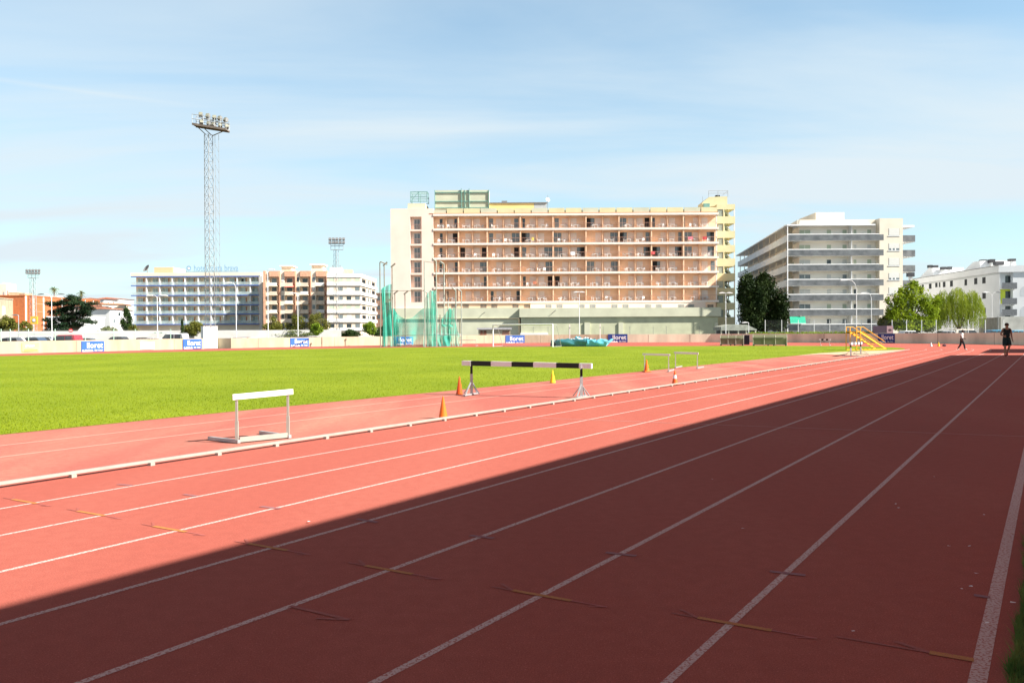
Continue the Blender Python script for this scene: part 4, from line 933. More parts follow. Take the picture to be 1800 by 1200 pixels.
# ---------------------------------------------------------------- white four storey block at the right edge
GWALL = mat('blue_white_render', (.72, .74, .75), .9, .05, .3, .1, 8); BANDG = mat('grey_band_render', (.52, .54, .55), .9, .06, .4); ANTH = mat('anthracite_panel', (.06, .06, .065), .6, .2, 2)
J = Frame(at(1606, 600, 196), at(1757, 600, 155)); blk = thing('apartment_block', 'white four storey block with black chimney caps at the right edge', 'building', J.A, J.rz)
JL = J.L; zr1 = J.z(1757, 467.2); zr0 = J.z(1757, 478.5); K = Frame(at(1757, 600, 155), at(1900, 600, 153)); rel = K.rz-J.rz
kd = Vector((math.cos(rel), math.sin(rel), 0)); kn = Vector((-kd.y, kd.x, 0)); k0 = Vector((JL, 0, 0))
def kw(u_, dep, z_): v = k0+kd*u_+kn*dep; return (v.x, v.y, z_)
def kbox(u0, d0, z0, u1, d1, z1, name, m_, par=blk):
    mb = MB(); mb.box(u0, d0, z0, u1, d1, z1); mb.v = [kw(*p) for p in mb.v]; return mb.build(name, m_, par)
body = MB(); c_ = [(0, 0), (JL, 0), kw(K.L, 0, 0)[:2], kw(K.L, 30, 0)[:2], (0, 25)]
c_[1] = (JL-.002, 0)
body = MB(); r0, r1 = K.u(1758.5), K.u(1780.5)
extr(body, [(0, 0), (JL, 0), kw(r0, 0, 0)[:2], kw(r0, 1.1, 0)[:2], kw(r1, 1.1, 0)[:2], kw(r1, 0, 0)[:2], kw(K.L, 0, 0)[:2], kw(K.L, 30, 0)[:2], (0, 25)], 0, zr0-.003); body.build('wall', GWALL, blk)
bd = MB(); extr(bd, [(-.3, -.3), (JL+.25, -.3), kw(K.L, -.3, 0)[:2], kw(K.L, 30, 0)[:2], (-.3, 25)], zr0, zr1); bd.build('roof_band', GWALL, blk)
bd = MB(); bd.box(-.2, -.34, zr1-.01, JL+.3, -.301, zr1+.14); bd.build('roof_edge', GREY, blk)
MB().box(0, -.06, zr0-.35, JL, -.004, zr0-.01).build('eaves_band', BANDG, blk)
wq = None
for x0, x1, yt, yb in ((1620.5, 1624, 500, 505), (1633, 1637.5, 498.3, 507.5), (1644, 1648, 496.8, 505), (1650.5, 1653, 496.3, 504.7), (1657.5, 1662, 495, 504.7), (1670, 1675, 493.7, 503.8), (1695.5, 1700, 491, 501.7), (1712.5, 1718, 489, 499.7), (1726.7, 1732.6, 487.5, 498.3), (1727, 1733, 514, 525), (1728, 1733, 541, 550), (1712.5, 1718, 516, 526), (1695.5, 1700, 518, 528), (1670, 1675, 520, 530)):
    a, b = J.u(x0), J.u(x1); z0, z1 = J.z(x0, yb), J.z(x0, yt)
    q = MB().box(a, -.012, z0, b, .02, z1).build('window', DARK, blk); MB().box(a-.08, -.03, z0-.08, b+.08, -.002, z0-.002).build('sill', BANDG, q)
fz = [K.z(1770, y) for y in (507, 534, 553.5)]
for i, (yt, yb) in enumerate(((484.5, 498), (511.5, 525), (538, 551))):
    kbox(K.u(1767, 1.1), 1.04, K.z(1770, yb+8, 1.1), K.u(1776.5, 1.1), 1.09, K.z(1770, yt, 1.1), 'window', DGLASS)
    if i == 1: kbox(r0+.02, 1.06, fz[1]+.02, r1-.02, 1.095, K.z(1770, 508), 'lime_wall', mat('lime_paint', (.62, .72, .08), .8, .05))
    zb_ = fz[i]; s_ = kbox(r0-.0, -.75, zb_-.12, r1+.35, -.004, zb_, 'balcony_slab', GWALL); kbox(r0-.0, -.8, zb_-.08, r1+.4, -.752, zb_+1.05, 'balcony_rail', mat('grey_balcony_mesh', (.16, .17, .18), .5, .15, 3))
for i, (yc, zz_) in enumerate(((508, 0), (543, 0))):
    aw = MB(); z0 = K.z(1797, yc+13); cx_ = K.u(1801); rr = K.u(1801)-K.u(1793)
    pts = [(cx_-rr, z0)]+[(cx_+rr*math.cos(t), z0+.9+rr*1.25*math.sin(t)) for t in np.linspace(math.pi, 0, 14)]+[(cx_+rr, z0)]
    aw.v = [kw(x, -.012, z) for x, z in pts]; aw.f = [tuple(range(len(pts)))]; aw.m = [0]; aw.build('grey_arch', mat('pale_grey_paint', (.55, .58, .60), .9, .04), blk)
for x0, x1, yt, yb, ys in ((1723, 1733.3, 457.5, 462.5, 469), (1738.3, 1747.2, 456.7, 461.3, 468), (1748, 1762.5, 461, 465, 467), (1775.5, 1786, 454.7, 458.7, 466), (1630.8, 1638.3, 466.7, 470, 480), (1638.4, 1648.5, 467.5, 474, 480), (1653.3, 1662, 470, 473.3, 479), (1664, 1672.5, 469.7, 473, 477), (1717, 1723, 465, 470, 471), (1593, 1608, 480.5, 485, 488)):
    F2 = K if x0 > 1757 else J; dep = 5.0; a = F2.uv(x0, yt, dep); b = F2.uv(x1, yb, dep); s1 = F2.uv((x0+x1)/2, ys+4, dep)
    if F2 is K:
        q = kbox(a[0], dep, b[1], b[0], dep+1.2, a[1], 'chimney_cap', ANTH); kbox(a[0]+(b[0]-a[0])*.3, dep+.3, zr1-.02, a[0]+(b[0]-a[0])*.7, dep+.9, b[1]-.002, 'chimney', WWALL)
    else:
        um_ = (a[0]+b[0])/2; dw = (x1-x0)*.055; MB().box(um_-.6, dep-dw, b[1], um_+.6, dep+dw, a[1]).build('chimney_cap', ANTH, blk); MB().box(um_-.3, dep-dw*.5, zr1-.02, um_+.3, dep+dw*.5, b[1]-.002).build('chimney', WWALL, blk)
for x0, x1, x2, yt, yb in ((1687, 1711, 1722, 460.5, 474), (1611, 1632, 1639, 472, 484)):
    dep = 3; a = J.uv(x0, yb, dep); b = J.uv(x1, yt, dep); c = J.uv(x2, yt, dep); mb = MB(); mb.prism([(a[0], zr1-.01), (c[0]+.5, zr1-.01), (c[0], b[1]), (b[0], b[1])], dep, dep+7); mb.build('roof_light', GWALL, blk)
    mb = MB(); e = .06; mb.face([(a[0]-e, dep+.3, zr1+.1), (b[0]-e, dep+.3, b[1]-.1), (b[0]-e, dep+6.7, b[1]-.1), (a[0]-e, dep+6.7, zr1+.1)]); mb.build('roof_light_glazing', BANDG, blk)
Q = Frame(at(1721, 600, 150), at(1755, 600, 136), GZ); sw = thing('stone_wall', 'old grey rendered boundary wall below the white block at the right', 'wall', Q.A, Q.rz)
z_ = Q.z(1740, 558.5); MB().box(0, 0, 0, Q.L, .35, z_).build('shaded_side', mat('old_render_shaded', (.36, .33, .26), .95, .15, .6, .3, 6), sw)  # shaded side of the same wall, its shade put into a browner colour
Q2 = Frame(at(1755.3, 600, 136), at(1900, 600, 135), GZ); rel = Q2.rz-Q.rz; b = MB().box(0, -.02, 0, Q2.L, .35, z_+.1).build('front_side', mat('old_render_grey', (.44, .44, .40), .95, .2, .5, .3, 6), sw); b.location = (Q.L, 0, 0); b.rotation_euler = (0, 0, rel)

# ---------------------------------------------------------------- hotel with blue balcony edges
BLUE = mat('blue_edge_paint', (.05, .13, .42), .6, .08, 2); BCREAM = mat('pale_cream_render', (.80, .71, .57), .9, .06, .3); WOODD = mat('brown_door', (.42, .20, .11), .7, .12, 3)
E_ = Frame(at(233.5, 600, 248), at(456.5, 600, 248.5)); hb = thing('hotel', 'long cream hotel with blue balcony edges and blue roof lettering', 'building', E_.A, E_.rz)
ys_ = [486.0, 501.6, 519.0, 536.0, 552.2, 569.8]; zs_ = [E_.z(345, y) for y in ys_]; fh = (zs_[0]-zs_[5])/5; zt = E_.z(345, 479.2); EL = E_.L; BD = 2.0
MB().box(0.3, BD, 0, EL, 14, zt-.3).build('back_wall', BCREAM, hb); MB().box(-.3, -.35, zs_[0]+.16, EL+.5, 13.8, zt).build('roof_slab', BCREAM, hb)
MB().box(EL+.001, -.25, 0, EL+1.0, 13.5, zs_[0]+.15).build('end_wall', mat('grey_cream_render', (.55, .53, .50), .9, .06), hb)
pxs = [257.5, 280.3, 302.7, 325, 348.3, 371, 393, 416.7, 439.7, 455.5]
for i in range(6):
    bl_ = MB().box(-.2 if i else 0, -.3, zs_[i]-.05, EL, BD-.002, zs_[i]+.15).build('balcony_slab', BCREAM, hb); MB().box(-.25, -.36, zs_[i]-.17, EL+.02, -.302, zs_[i]+.13).build('blue_edge', BLUE, bl_)
    if i: MB().box(-.1, -.28, zs_[i]+.17, EL-.05, -.25, zs_[i]+1.05).build('balcony_glass', netmat('clear_balcony_glass', (.66, .80, .82), .42) if i == 1 else bg_m, hb)
    if i == 1: bg_m = bpy.data.materials['clear_balcony_glass']
zg = 0
for px in pxs: 
    for i in range(6):
        z0 = zs_[i+1]+.152 if i < 5 else 0
        if px == pxs[0] and i == 0: fin = MB().box(-.15, -.2, 0, .15, BD-.004, fh-.26).build('partition', WWALL, hb); fin.location = (E_.u(px), 0, z0)
        else: cp(fin, hb, (E_.u(px), 0, z0))
winx = [247, 273, 291, 317, 335.8, 363, 381, 408, 427, 448.5]; wn = None; dk = {(0, 1): 0, (4, 0): 0, (4, 2): 0, (4, 1): 0}
for i in range(6):
    z0 = (zs_[i+1]+.16 if i < 5 else .1)
    for k, px in enumerate(winx):
        l_ = (E_.u(px, BD), BD-.05, z0)
        if wn is None:
            wn = MB().box(-.78, 0, 0, .78, .04, 2.1).build('window', glassmat('pale_teal_glass', (.34, .43, .43), .15), hb); wn.location = l_; MB().box(-.03, -.012, 0, .03, -.002, 2.1).build('mullion', WHITE, wn); MB().box(.79, -.03, 0, 1.15, .03, 2.1).build('door_leaf', WOODD, wn)
        else: cp(wn, hb, l_)
MB().box(E_.u(421), BD-.12, zs_[1]+.6, E_.u(424.5), BD-.06, zs_[1]+2.1).build('open_window', DARK, hb)
MB().box(E_.u(271, 5), 5, zt, E_.u(304, 5), 11, E_.z(290, 469.8, 5)).build('roof_house', mat('pale_orange_render', (.72, .42, .26), .9, .06), hb)
MB().box(E_.u(304, 5)+.01, 5.5, zt, E_.u(313, 5), 11, E_.z(290, 471.5, 5)).build('roof_house', BCREAM, hb)
dsh = MB(); dsh.lathe([(.05, 0), (.9, .2), (1.3, .5)], 12, cap=False); q = dsh.build('satellite_dish', GREY, hb, True); q.location = (E_.u(259, 4), 4, E_.z(263, 473, 4)); q.rotation_euler = (R(55), 0, R(-40))
MB().tube((E_.u(259, 4), 4, zt), (E_.u(259, 4), 4, E_.z(263, 473, 4)), .15).build('dish_mast', GREY, hb)
SIGNB = mat('faded_blue_letters', (.22, .36, .50), .6); z0 = E_.z(380, 477.3, 2); z1 = E_.z(380, 466.4, 2); a, b = E_.u(341, 2), E_.u(419, 2)
text_part('roof_lettering', 'hotel costa brava', b-a, SIGNB, hb, (a, 2, z0+.15), z1-z0, flat=.05)
MB().box(a-2.5, 2.1, zt, a-2.4, 2.2, z0+.5).build('sign_post', GREY, hb); rl_ = MB().box(a-3, 2.1, z0-.02, b, 2.2, z0+.1); rl_.build('sign_frame', GREY, hb)
em = MB(); em.lathe([(.75, -.05), (.75, .05)], 18); q = em.build('round_emblem', SIGNB, hb); q.rotation_euler = (R(90), 0, 0); q.location = (E_.u(332, 2), 2, E_.z(332, 471.5, 2)); em = MB(); em.lathe([(.32, -.08), (.32, .08)], 14); q2 = em.build('emblem_centre', SWHITE, q)

# ---------------------------------------------------------------- brick flats with balconies
BRICK = mat('orange_brick', (.66, .37, .24), .9, .15, 1.5, .2, 20); TAN = mat('tan_brick', (.74, .61, .47), .9, .08, 1)
F = Frame(at(461.8, 600, 238), at(575, 600, 239)); o = thing('apartment_block', 'brick apartment block with four stacks of dark recessed balconies', 'building', F.A, F.rz); zt = F.z(520, 476)
MB().box(0, 1.6, 0, F.L, 14, zt-.4).build('wall', TAN, o)
for x0, x1 in ((466.5, 472.5), (492, 499.5), (519.5, 526.5), (546.5, 554.5)):
    q = MB().box(F.u(x0), .5, 0, F.u(x1), 1.59, zt-.1).build('white_strip', BCREAM, o)
for x0, x1 in ((462, 466.4), (490, 491.9), (518, 519.4), (545, 546.4), (573.4, 575)): MB().box(F.u(x0), .2, 0, F.u(x1), 1.595, zt).build('brick_pier', BRICK, o)
bal = None; by = [502.5, 518, 534, 550, 566, 582]
for k, (x0, x1) in enumerate(((473.2, 490), (500, 518), (527.5, 545), (555.3, 573.2))):
    a, b = F.u(x0), F.u(x1); MB().box(a, .0, F.z(520, 486), b, 1.59, zt-.02).build('brick_attic', BRICK, o)
    for i, y in enumerate(by):
        z = F.z(520, y); fr = MB().box(a, -.35, z-.1, b-.5, 1.58, z+.12).build('balcony_slab', BCREAM, o); MB().box(a+.1, -.34, z+.125, b-.55, -.22, z+.95).build('balcony_front', (TAN if (i+k) % 3 else WWALL), fr)
        MB().box(a+.4, 1.52, z+.13, a+(b-a)*.62, 1.585, z+2.2).build('balcony_door', DGLASS if (i*7+k*3) % 4 else GLASS, o)
        MB().box(a+(b-a)*.78, 1.0, z+.13, b-.02, 1.57, z+2.45).build('side_pier', BRICK, o)
    for i, y in enumerate((495, 511, 527, 543, 559, 575)):
        xa = (466.5, 492, 519.5, 546.5)[k]; xb = (472.5, 499.5, 526.5, 554.5)[k]; MB().box(F.u(xa)+.25, .44, F.z(520, y), F.u(xb)-.25, .49, F.z(520, y-7.5)).build('window', (GLASS, WBLIND, DGLASS)[(i+k) % 3], o)
cv = MB(); z = F.z(520, 503.5); cv.face([(F.u(501), -.9, z-.2), (F.u(517), -.9, z-.2), (F.u(517), 1.2, z+1.0-.6+.3), (F.u(501), 1.2, z+.7)]); cv.build('red_awning', mat('red_canvas', (.55, .10, .08), .9), o)
for x0, x1, y in ((495, 513, 468.5), (548, 568, 466)): MB().box(F.u(x0, 6), 6, zt-.41, F.u(x1, 6), 11, F.z(520, y, 6)).build('roof_house', TAN, o); MB().box(F.u(x0, 6)-.5, 5.5, F.z(520, y, 6)+.002, F.u(x1, 6)+.5, 11.5, F.z(520, y, 6)+.3).build('roof_cap', WWALL, o)
# ---------------------------------------------------------------- white banded corner flats
F = Frame(at(575.5, 600, 222), at(634, 600, 223.5)); o = thing('apartment_block', 'tan corner block with broad white bands and square windows', 'building', F.A, F.rz); L = F.L
ec = F.w(L, 0, 0); far = at(661.5, 600, 247); se = Vector((far.x-ec.x, far.y-ec.y, 0)); sl = Vector((se.dot(F.d), se.dot(F.n), 0)); fp = [(0, 0), (L, 0), (L+sl.x, sl.y), (0, sl.y)]
zt = F.z(605, 482); w = MB(); extr(w, fp, 0, zt-.01); w.build('wall', TAN, o)
bands = [(481, 487.5), (496.8, 502), (512.6, 518.3), (528.6, 534), (544.8, 550), (560.5, 566), (576.8, 581)]
sn = Vector((sl.y, -sl.x, 0)).normalized()
for yt, yb in bands:
    e = .35 if yt > 482 else .2; b = MB(); extr(b, [(-.02, -e), (L+e, -e), (L+sl.x+e, sl.y), (0, sl.y+.01)], F.z(605, yb), F.z(605, yt)); b.build('white_band', WWALL, o)
wn = None
for i, y in enumerate((489.3, 505, 521, 537, 553.5, 569.5)):
    for px in (583, 598.3, 613, 628):
        l_ = (F.u(px), -.02, F.z(605, y+6.2))
        m_ = (GLASS, GBLIND, GLASS, WBLIND, GBLIND, DGLASS)[(i*2+int(px)) % 6]
        q = MB().box(-.62, 0, 0, .62, .03, .98).build('window', m_, o); q.location = l_; MB().box(-.7, -.06, -.08, .7, 0, -.002).build('sill', WWALL, q)
    for s0, s1, m_ in ((.10, .32, DARK), (.44, .52, DGLASS), (.58, .64, DGLASS), (.72, .92, DARK)):
        a = Vector((L, 0, 0))+sl*s0+sn*.03; b = Vector((L, 0, 0))+sl*s1+sn*.03; z0 = F.z(605, y+7); z1 = F.z(605, y); q = MB(); q.face([(a.x, a.y, z0), (b.x, b.y, z0), (b.x, b.y, z1), (a.x, a.y, z1)]); q.build('side_opening', m_, o)
MB().box(F.u(580, 4), 4, zt, F.u(602, 4), 9, F.z(590, 470, 4)).build('roof_house', WWALL, o); MB().box(F.u(604, 4), 4.5, zt, F.u(620, 4), 10, F.z(610, 473.5, 4)).build('roof_house', mat('terracotta_tan', (.58, .40, .30), .9), o)
for px in (585, 598): MB().tube((F.u(px, 5), 5, zt), (F.u(px, 5), 5, F.z(px, 466, 5)), .12, n=6).build('roof_aerial', GREY, o)
# sliver of pinkish flats behind, and the town at the far left
def simple_block(label, x0, x1, yt, Y0, Y1, m_, dep=12, wins=(), wm=None, roof=None, name='apartment_block', cat='building', par=None):
    F = Frame(at(x0, 600, Y0), at(x1, 600, Y1)); o = thing(name, label, cat, F.A, F.rz); z = F.z((x0+x1)/2, yt); MB().box(0, 0, 0, F.L, dep, z).build('wall', m_, o)
    MB().box(-.15, -.15, z+.002, F.L+.15, dep+.1, z+.3).build('roof_edge', roof or m_, o)
    for i, (a, b, c, d) in enumerate(wins): MB().box(F.u(a), -.03, F.z(a, d), F.u(b), .02, F.z(a, c)).build('window', wm or (GLASS, DGLASS)[i % 2], o)
    return F, o, z
simple_block('narrow pinkish brick block between the corner block and the salmon hotel', 659, 704, 516, 292, 290, mat('pink_brick', (.60, .36, .25), .9, .12, 1), wins=[(x, x+4, y, y+7) for y in (521, 537, 553) for x in (663, 672)])
simple_block('tan house behind the dark tree and the green net', 677, 697, 534, 182, 181, mat('sandstone_tan', (.58, .44, .30), .95, .12, .8), name='house', wins=[(681, 685, 545, 551)])
F, o, z = simple_block('pale cream block at the left edge with a small tower on its roof', -60, 32.5, 523.3, 205, 240, CREAM, wins=[(3, 8, 538, 553)], wm=WWALL)
MB().box(F.u(10, 3), 3, z+.3, F.u(28, 3), 10, F.z(19, 501, 3)).build('roof_tower', mat('pinkish_render', (.66, .52, .42), .9), o)
for px in (11, 15, 19, 23, 27): MB().box(F.u(px, 3)-.35, 3, F.z(19, 501, 3)+.001, F.u(px, 3)+.35, 4, F.z(19, 498, 3)).build('tower_post', TAN, o)
MB().tube((F.u(6, 3), 3, z+.3), (F.u(6, 3), 3, F.z(6, 513, 3)), .25).build('chimney', GREY, o)
simple_block('narrow tan block with a plain side wall next to the cream block', 33, 43.5, 516.3, 242, 249, mat('dull_tan_render', (.52, .43, .29), .9), name='house')
F, o, z = simple_block('long orange brick hall behind the cedar tree', 44, 176, 524.6, 236, 276, mat('deep_orange_brick', (.46, .15, .06), .9, .12, 1.5, .2, 20), dep=20)
for px in (44.5, 58, 75.5, 108, 149, 163): MB().box(F.u(px)-.25, -.12, 0, F.u(px)+.25, -.004, z).build('white_pilaster', WWALL, o)
for y in (536, 549): MB().box(F.u(64), -.06, F.z(100, y)-.12, F.u(176), -.003, F.z(100, y)+.1).build('white_line', mat('pale_mortar_band', (.52, .26, .15), .9), o)
for a, b, y in ((43, 57, 516), (80, 88, 521.5), (101, 109, 517), (120, 126, 520)): MB().box(F.u(a, 4), 4, z+.31, F.u(b, 4), 9, F.z(60, y, 4)).build('roof_house', WWALL if a != 43 else CREAM, o)
simple_block('low white shed behind the right half of the cedar', 148, 184, 558.5, 188, 200, WWALL, dep=8, name='shed')
TILE = mat('terracotta_tiles', (.55, .24, .15), .9, .2, 2)
def house(label, x0, x1, ye, yr, Y, m_, wins):
    F, o, z = simple_block(label, x0, x1, ye, Y-5, Y+6, m_, 9, wins, name='house'); zr_ = F.z((x0+x1)/2, yr); r_ = MB(); e = .5
    r_.face([(-e, -e, z+.31), (F.L+e, -e, z+.31), (F.L+e, 4.5, zr_), (-e, 4.5, zr_)]); r_.face([(F.L+e, 9+e, z+.31), (-e, 9+e, z+.31), (-e, 4.5, zr_), (F.L+e, 4.5, zr_)])
    r_.face([(-e, -e, z+.31), (-e, 4.5, zr_), (-e, 9+e, z+.31)]); r_.face([(F.L+e, -e, z+.31), (F.L+e, 9+e, z+.31), (F.L+e, 4.5, zr_)]); r_.build('tiled_roof', TILE, o); return F, o
house('white house with a low terracotta roof left of the blue edged hotel', 194, 233, 546, 541, 226, WWALL, [(198, 202, 561, 567), (207, 211, 549, 555), (216, 220, 549, 555), (212, 216, 562, 567)])
house('grey gabled house with dark balconies right of the brick hall', 177, 196, 541, 537, 232, mat('grey_render', (.50, .46, .42), .9), [(180, 193, 545, 549.5), (180, 193, 553, 557.5), (181, 187, 561, 567)])
house('distant house with a broad red roof above the white house', 180, 232, 537, 531.5, 262, BCREAM, [(185, 190, 538, 542)])
house('far white house at the skyline left of the blue edged hotel', 184, 206, 528.5, 524.5, 300, WWALL, [(189, 191, 530, 533), (198, 200, 530, 533)])
house('far pale house partly hidden by the blue edged hotel', 210, 236, 527.5, 523.5, 310, WWALL, [(216, 218, 529, 532)])
# pale boundary wall of the car park, hut before the green wall, low shed beside the tower
A = at(-60, 600, 132); Bp = at(600, 600, 148); F = Frame(A, Bp); o = thing('boundary_wall', 'low white boundary wall on the far side of the car park', 'wall', A, F.rz); MB().box(0, 0, 0, F.L, .2, F.z(200, 589)).build('wall_body', mat('dusty_white_wall', (.50, .49, .46), .9, .1, .5), o)
F = Frame(at(841, 600, 138), at(897, 600, 138)); o = thing('hut', 'small cream hut with brown doors and a flat grey roof beside the green wall', 'hut', F.A, F.rz); z = F.z(870, 579)
MB().box(0, 0, 0, F.L, 3.5, z).build('wall', CREAM, o); MB().box(-.25, -.3, z+.002, F.L+.25, 3.8, z+.28).build('flat_roof', mat('grey_roof_sheet', (.42, .40, .42), .8), o)
for a, b in ((843.7, 848), (849.3, 854.5), (882.5, 895)): MB().box(F.u(a), -.04, .05, F.u(b), -.002, F.z(870, 580.8)).build('door', mat('brown_paint', (.22, .09, .055), .7), o)
F = Frame(at(1267, 600, 134), at(1330, 600, 134)); o = thing('open_shed', 'low dark shed with a sloping grey roof at the foot of the stair tower', 'shed', F.A, F.rz); z = F.z(1290, 579)
rf = MB(); rf.prism([(0, F.z(1290, 574)), (F.u(1285), F.z(1290, 570)), (F.u(1312), F.z(1290, 570.5)), (F.L, z), (F.L, z-.15), (0, z-.15)], -.2, 5); rf.build('roof', mat('old_sheet_roof', (.30, .32, .27), .9, .2, 2), o)
MB().box(.2, 3.5, 0, F.L-.3, 4, z-.16).build('back_wall', GREY, o)
for px in (1268, 1281, 1298, 1312, 1328): MB().box(F.u(px)-.1, 0, 0, F.u(px)+.1, .2, z-.16).build('post', CONC, o)
MB().box(F.u(1281), .5, 0, F.u(1298), 1.2, z-.9).build('store_box', WWALL, o)

# ---------------------------------------------------------------- floodlight masts
def mast(label, px, yb, Y, yt, wb, wt, head, lamps, col=STEEL, zig=True, name='floodlight_mast', lean=0):
    p = at(px, 600, Y); o = thing(name, label, 'floodlight', (p.x, p.y, GZ), 0, 'floodlight masts around the stadium'); zt = zat(px, yt, Y)-GZ; z0 = zat(px, yb, Y)-GZ if yb else 0
    def leg(i, z): t = z/zt; w = (wb*(1-t)+wt*t)/2; a = R(20+90*i); return Vector((w*1.35*math.cos(a), w*1.35*math.sin(a), z))
    lr = max(.035, wb*.045)
    for i in range(4): MB().tube(leg(i, z0), leg(i, zt), lr, n=6).build('leg', col, o)
    br = MB(); n = int((zt-z0)/(wb*1.25)); 
    for k in range(n):
        a = z0+(zt-z0)*k/n; b = z0+(zt-z0)*(k+1)/n
        for i in range(4):
            j = (i+1) % 4; br.tube(leg(i, a), leg(j, b) if (k+i) % 2 else leg(j, b), lr*.55, n=4, cap=False); br.tube(leg(i, b), leg(j, b), lr*.5, n=4, cap=False)
    br.build('lattice_bracing', col, o)
    if zig:
        ld_ = MB(); x = wb*.95
        ld_.tube((x, 0, z0+2), (x, 0, zt), .02, n=4); ld_.tube((x+.4, 0, z0+2), (x+.4, 0, zt), .02, n=4)
        for k in range(int((zt-z0-2)/1.1)): zz_ = z0+2+k*1.1; ld_.tube((x, 0, zz_+.9), (x+.4, 0, zz_), .018, n=4, cap=False)
        ld_.build('ladder', col, o)
    return o, zt, p
# the tall mast
Y = 88.0; o, zt, p = mast('tallest lattice floodlight mast rising from the white base on the left', 370, 574, Y, 237, .72, .62, None, None, mat('mast_steel', (.31, .32, .32), .5, .15, 6))
def hl(px, py, dy=0): q = at(px, py, Y); return Vector((q.x-p.x, dy, q.z-GZ))
pf = MB(); A = hl(342.5, 221, -.2); Bq = hl(401.5, 230.5, -.2); d = (Bq-A)
for y in (-.55, .55): pf.bar(A+Vector((0, y, 0)), Bq+Vector((0, y, 0)), .10, .22)
for k in range(9): c = A+d*(k/8); pf.bar(c+Vector((0, -.55, 0)), c+Vector((0, .55, 0)), .06, .1)
k_ = len(pf.v); pf.face([A+Vector((0, -.5, .04)), Bq+Vector((0, -.5, .04)), Bq+Vector((0, .5, .04)), A+Vector((0, .5, .04))]); pf.build('lamp_platform', mat('rusty_steel', (.17, .14, .12), .8, .3, 2), o)
rr = MB()
for z_ in (.55, 1.02): rr.tube(A+Vector((0, -.55, z_)), Bq+Vector((0, -.55, z_)), .03, n=6); rr.tube(A+Vector((0, .55, z_)), Bq+Vector((0, .55, z_)), .03, n=6)
for k in range(7):
    for y in (-.55, .55): c = A+d*(k/6)+Vector((0, y, 0)); rr.tube(c, c+Vector((0, 0, 1.02)), .025, n=6)
rr.build('railing', STEEL, o)
ub = MB(); ub.bar(hl(352, 206.8, .3), hl(402, 217.5, .3), .1, .1)
for px, y in ((354, 207.5), (378, 212), (400, 217)): ub.tube(hl(px, y, .3), hl(px, y+15, .3), .04, n=6)
ub.build('upper_lamp_bar', STEEL, o)
for a, b in (((347, 223), (361, 236)), ((357, 224), (371, 237)), ((392, 231), (373, 239))): MB().tube(hl(*a, 0), hl(*b, 0), .05, n=6).build('brace', mat('rusty_steel_dark', (.20, .13, .10), .8) if a == b else GREY, o)
fl0 = None; LAMPF = mat('lamp_lens', (.26, .26, .20), .25, .2, 3, spec=.6)
for px, py in ((353.5, 202), (366, 204.3), (377.5, 207.2), (387, 208.5), (397.5, 211.5), (354.5, 214.7), (368, 217.5), (376, 219.5), (388, 221), (399, 223.7)):
    l_ = hl(px, py, -.1)
    if fl0 is None:
        fl0 = MB().box(-.19, -.16, -.2, .19, .16, .2).build('floodlight', GREY, o); fl0.location = l_; fl0.rotation_euler = (R(-25), 0, R(10)); MB().box(-.17, -.185, -.18, .17, -.161, .18).build('lens', LAMPF, fl0)
    else: c = cp(fl0, o, l_); c.rotation_euler = (R(-25+random.uniform(-12, 12)), 0, R(random.uniform(-35, 35)))
# its white base
F = Frame(G(368.6, 612.2), G(382.4, 612), 0); o2 = thing('mast_base', 'tall white painted block standing at the foot of the tallest mast', 'block', G(368.6, 612.2), F.rz)
z = F.z(375, 574); MB().box(-.62, 0, 0, F.L, 1.4, z).build('block_body', mat('bright_white_paint', (.84, .83, .82), .7, .03, 1), o2); MB().box(-.66, -.04, z+.002, F.L+.04, 1.44, z+.06).build('cap', WHITE, o2)
# two farther masts
for (px, Y, yh, yb, xa, xb, rows, lab) in ((592, 192, 440, 588, 581.5, 603.5, ((420.5, 5), (426.5, 5)), 'pale lattice floodlight mast in front of the banded corner block'), (59, 238, 489, 590, 49, 69, ((475, 5), (479.5, 5)), 'small far floodlight mast in front of the brick hall at the left')):
    o, zt, p = mast(lab, px, None, Y, yh, 1.0 if px > 100 else 1.4, .8 if px > 100 else 1.1, None, None, STEEL, False)
    hh = lambda x, y, dy=0: Vector((at(x, y, Y).x-p.x, dy, at(x, y, Y).z-GZ)); fr = MB()
    ytop = rows[0][0]
    for y in (yh-1, (yh+ytop)/2+2, rows[1][0]+2): fr.tube(hh(xa, y), hh(xb, y), .07, n=6)
    for f in (0, .33, .66, 1): fr.tube(hh(xa+(xb-xa)*f, yh-.5), hh(xa+(xb-xa)*f, ytop), .05, n=6)
    fr.build('lamp_frame', STEEL, o); q0 = None
    for y, n in rows:
        for k in range(n):
            l_ = hh(xa-1+(xb-xa+2)*k/(n-1), y, -.3)
            if q0 is None: q0 = MB().box(-.3, -.2, -.28, .3, .2, .28).build('floodlight', GREY, o); q0.location = l_; q0.rotation_euler = (R(-25), 0, 0)
            else: cp(q0, o, l_)

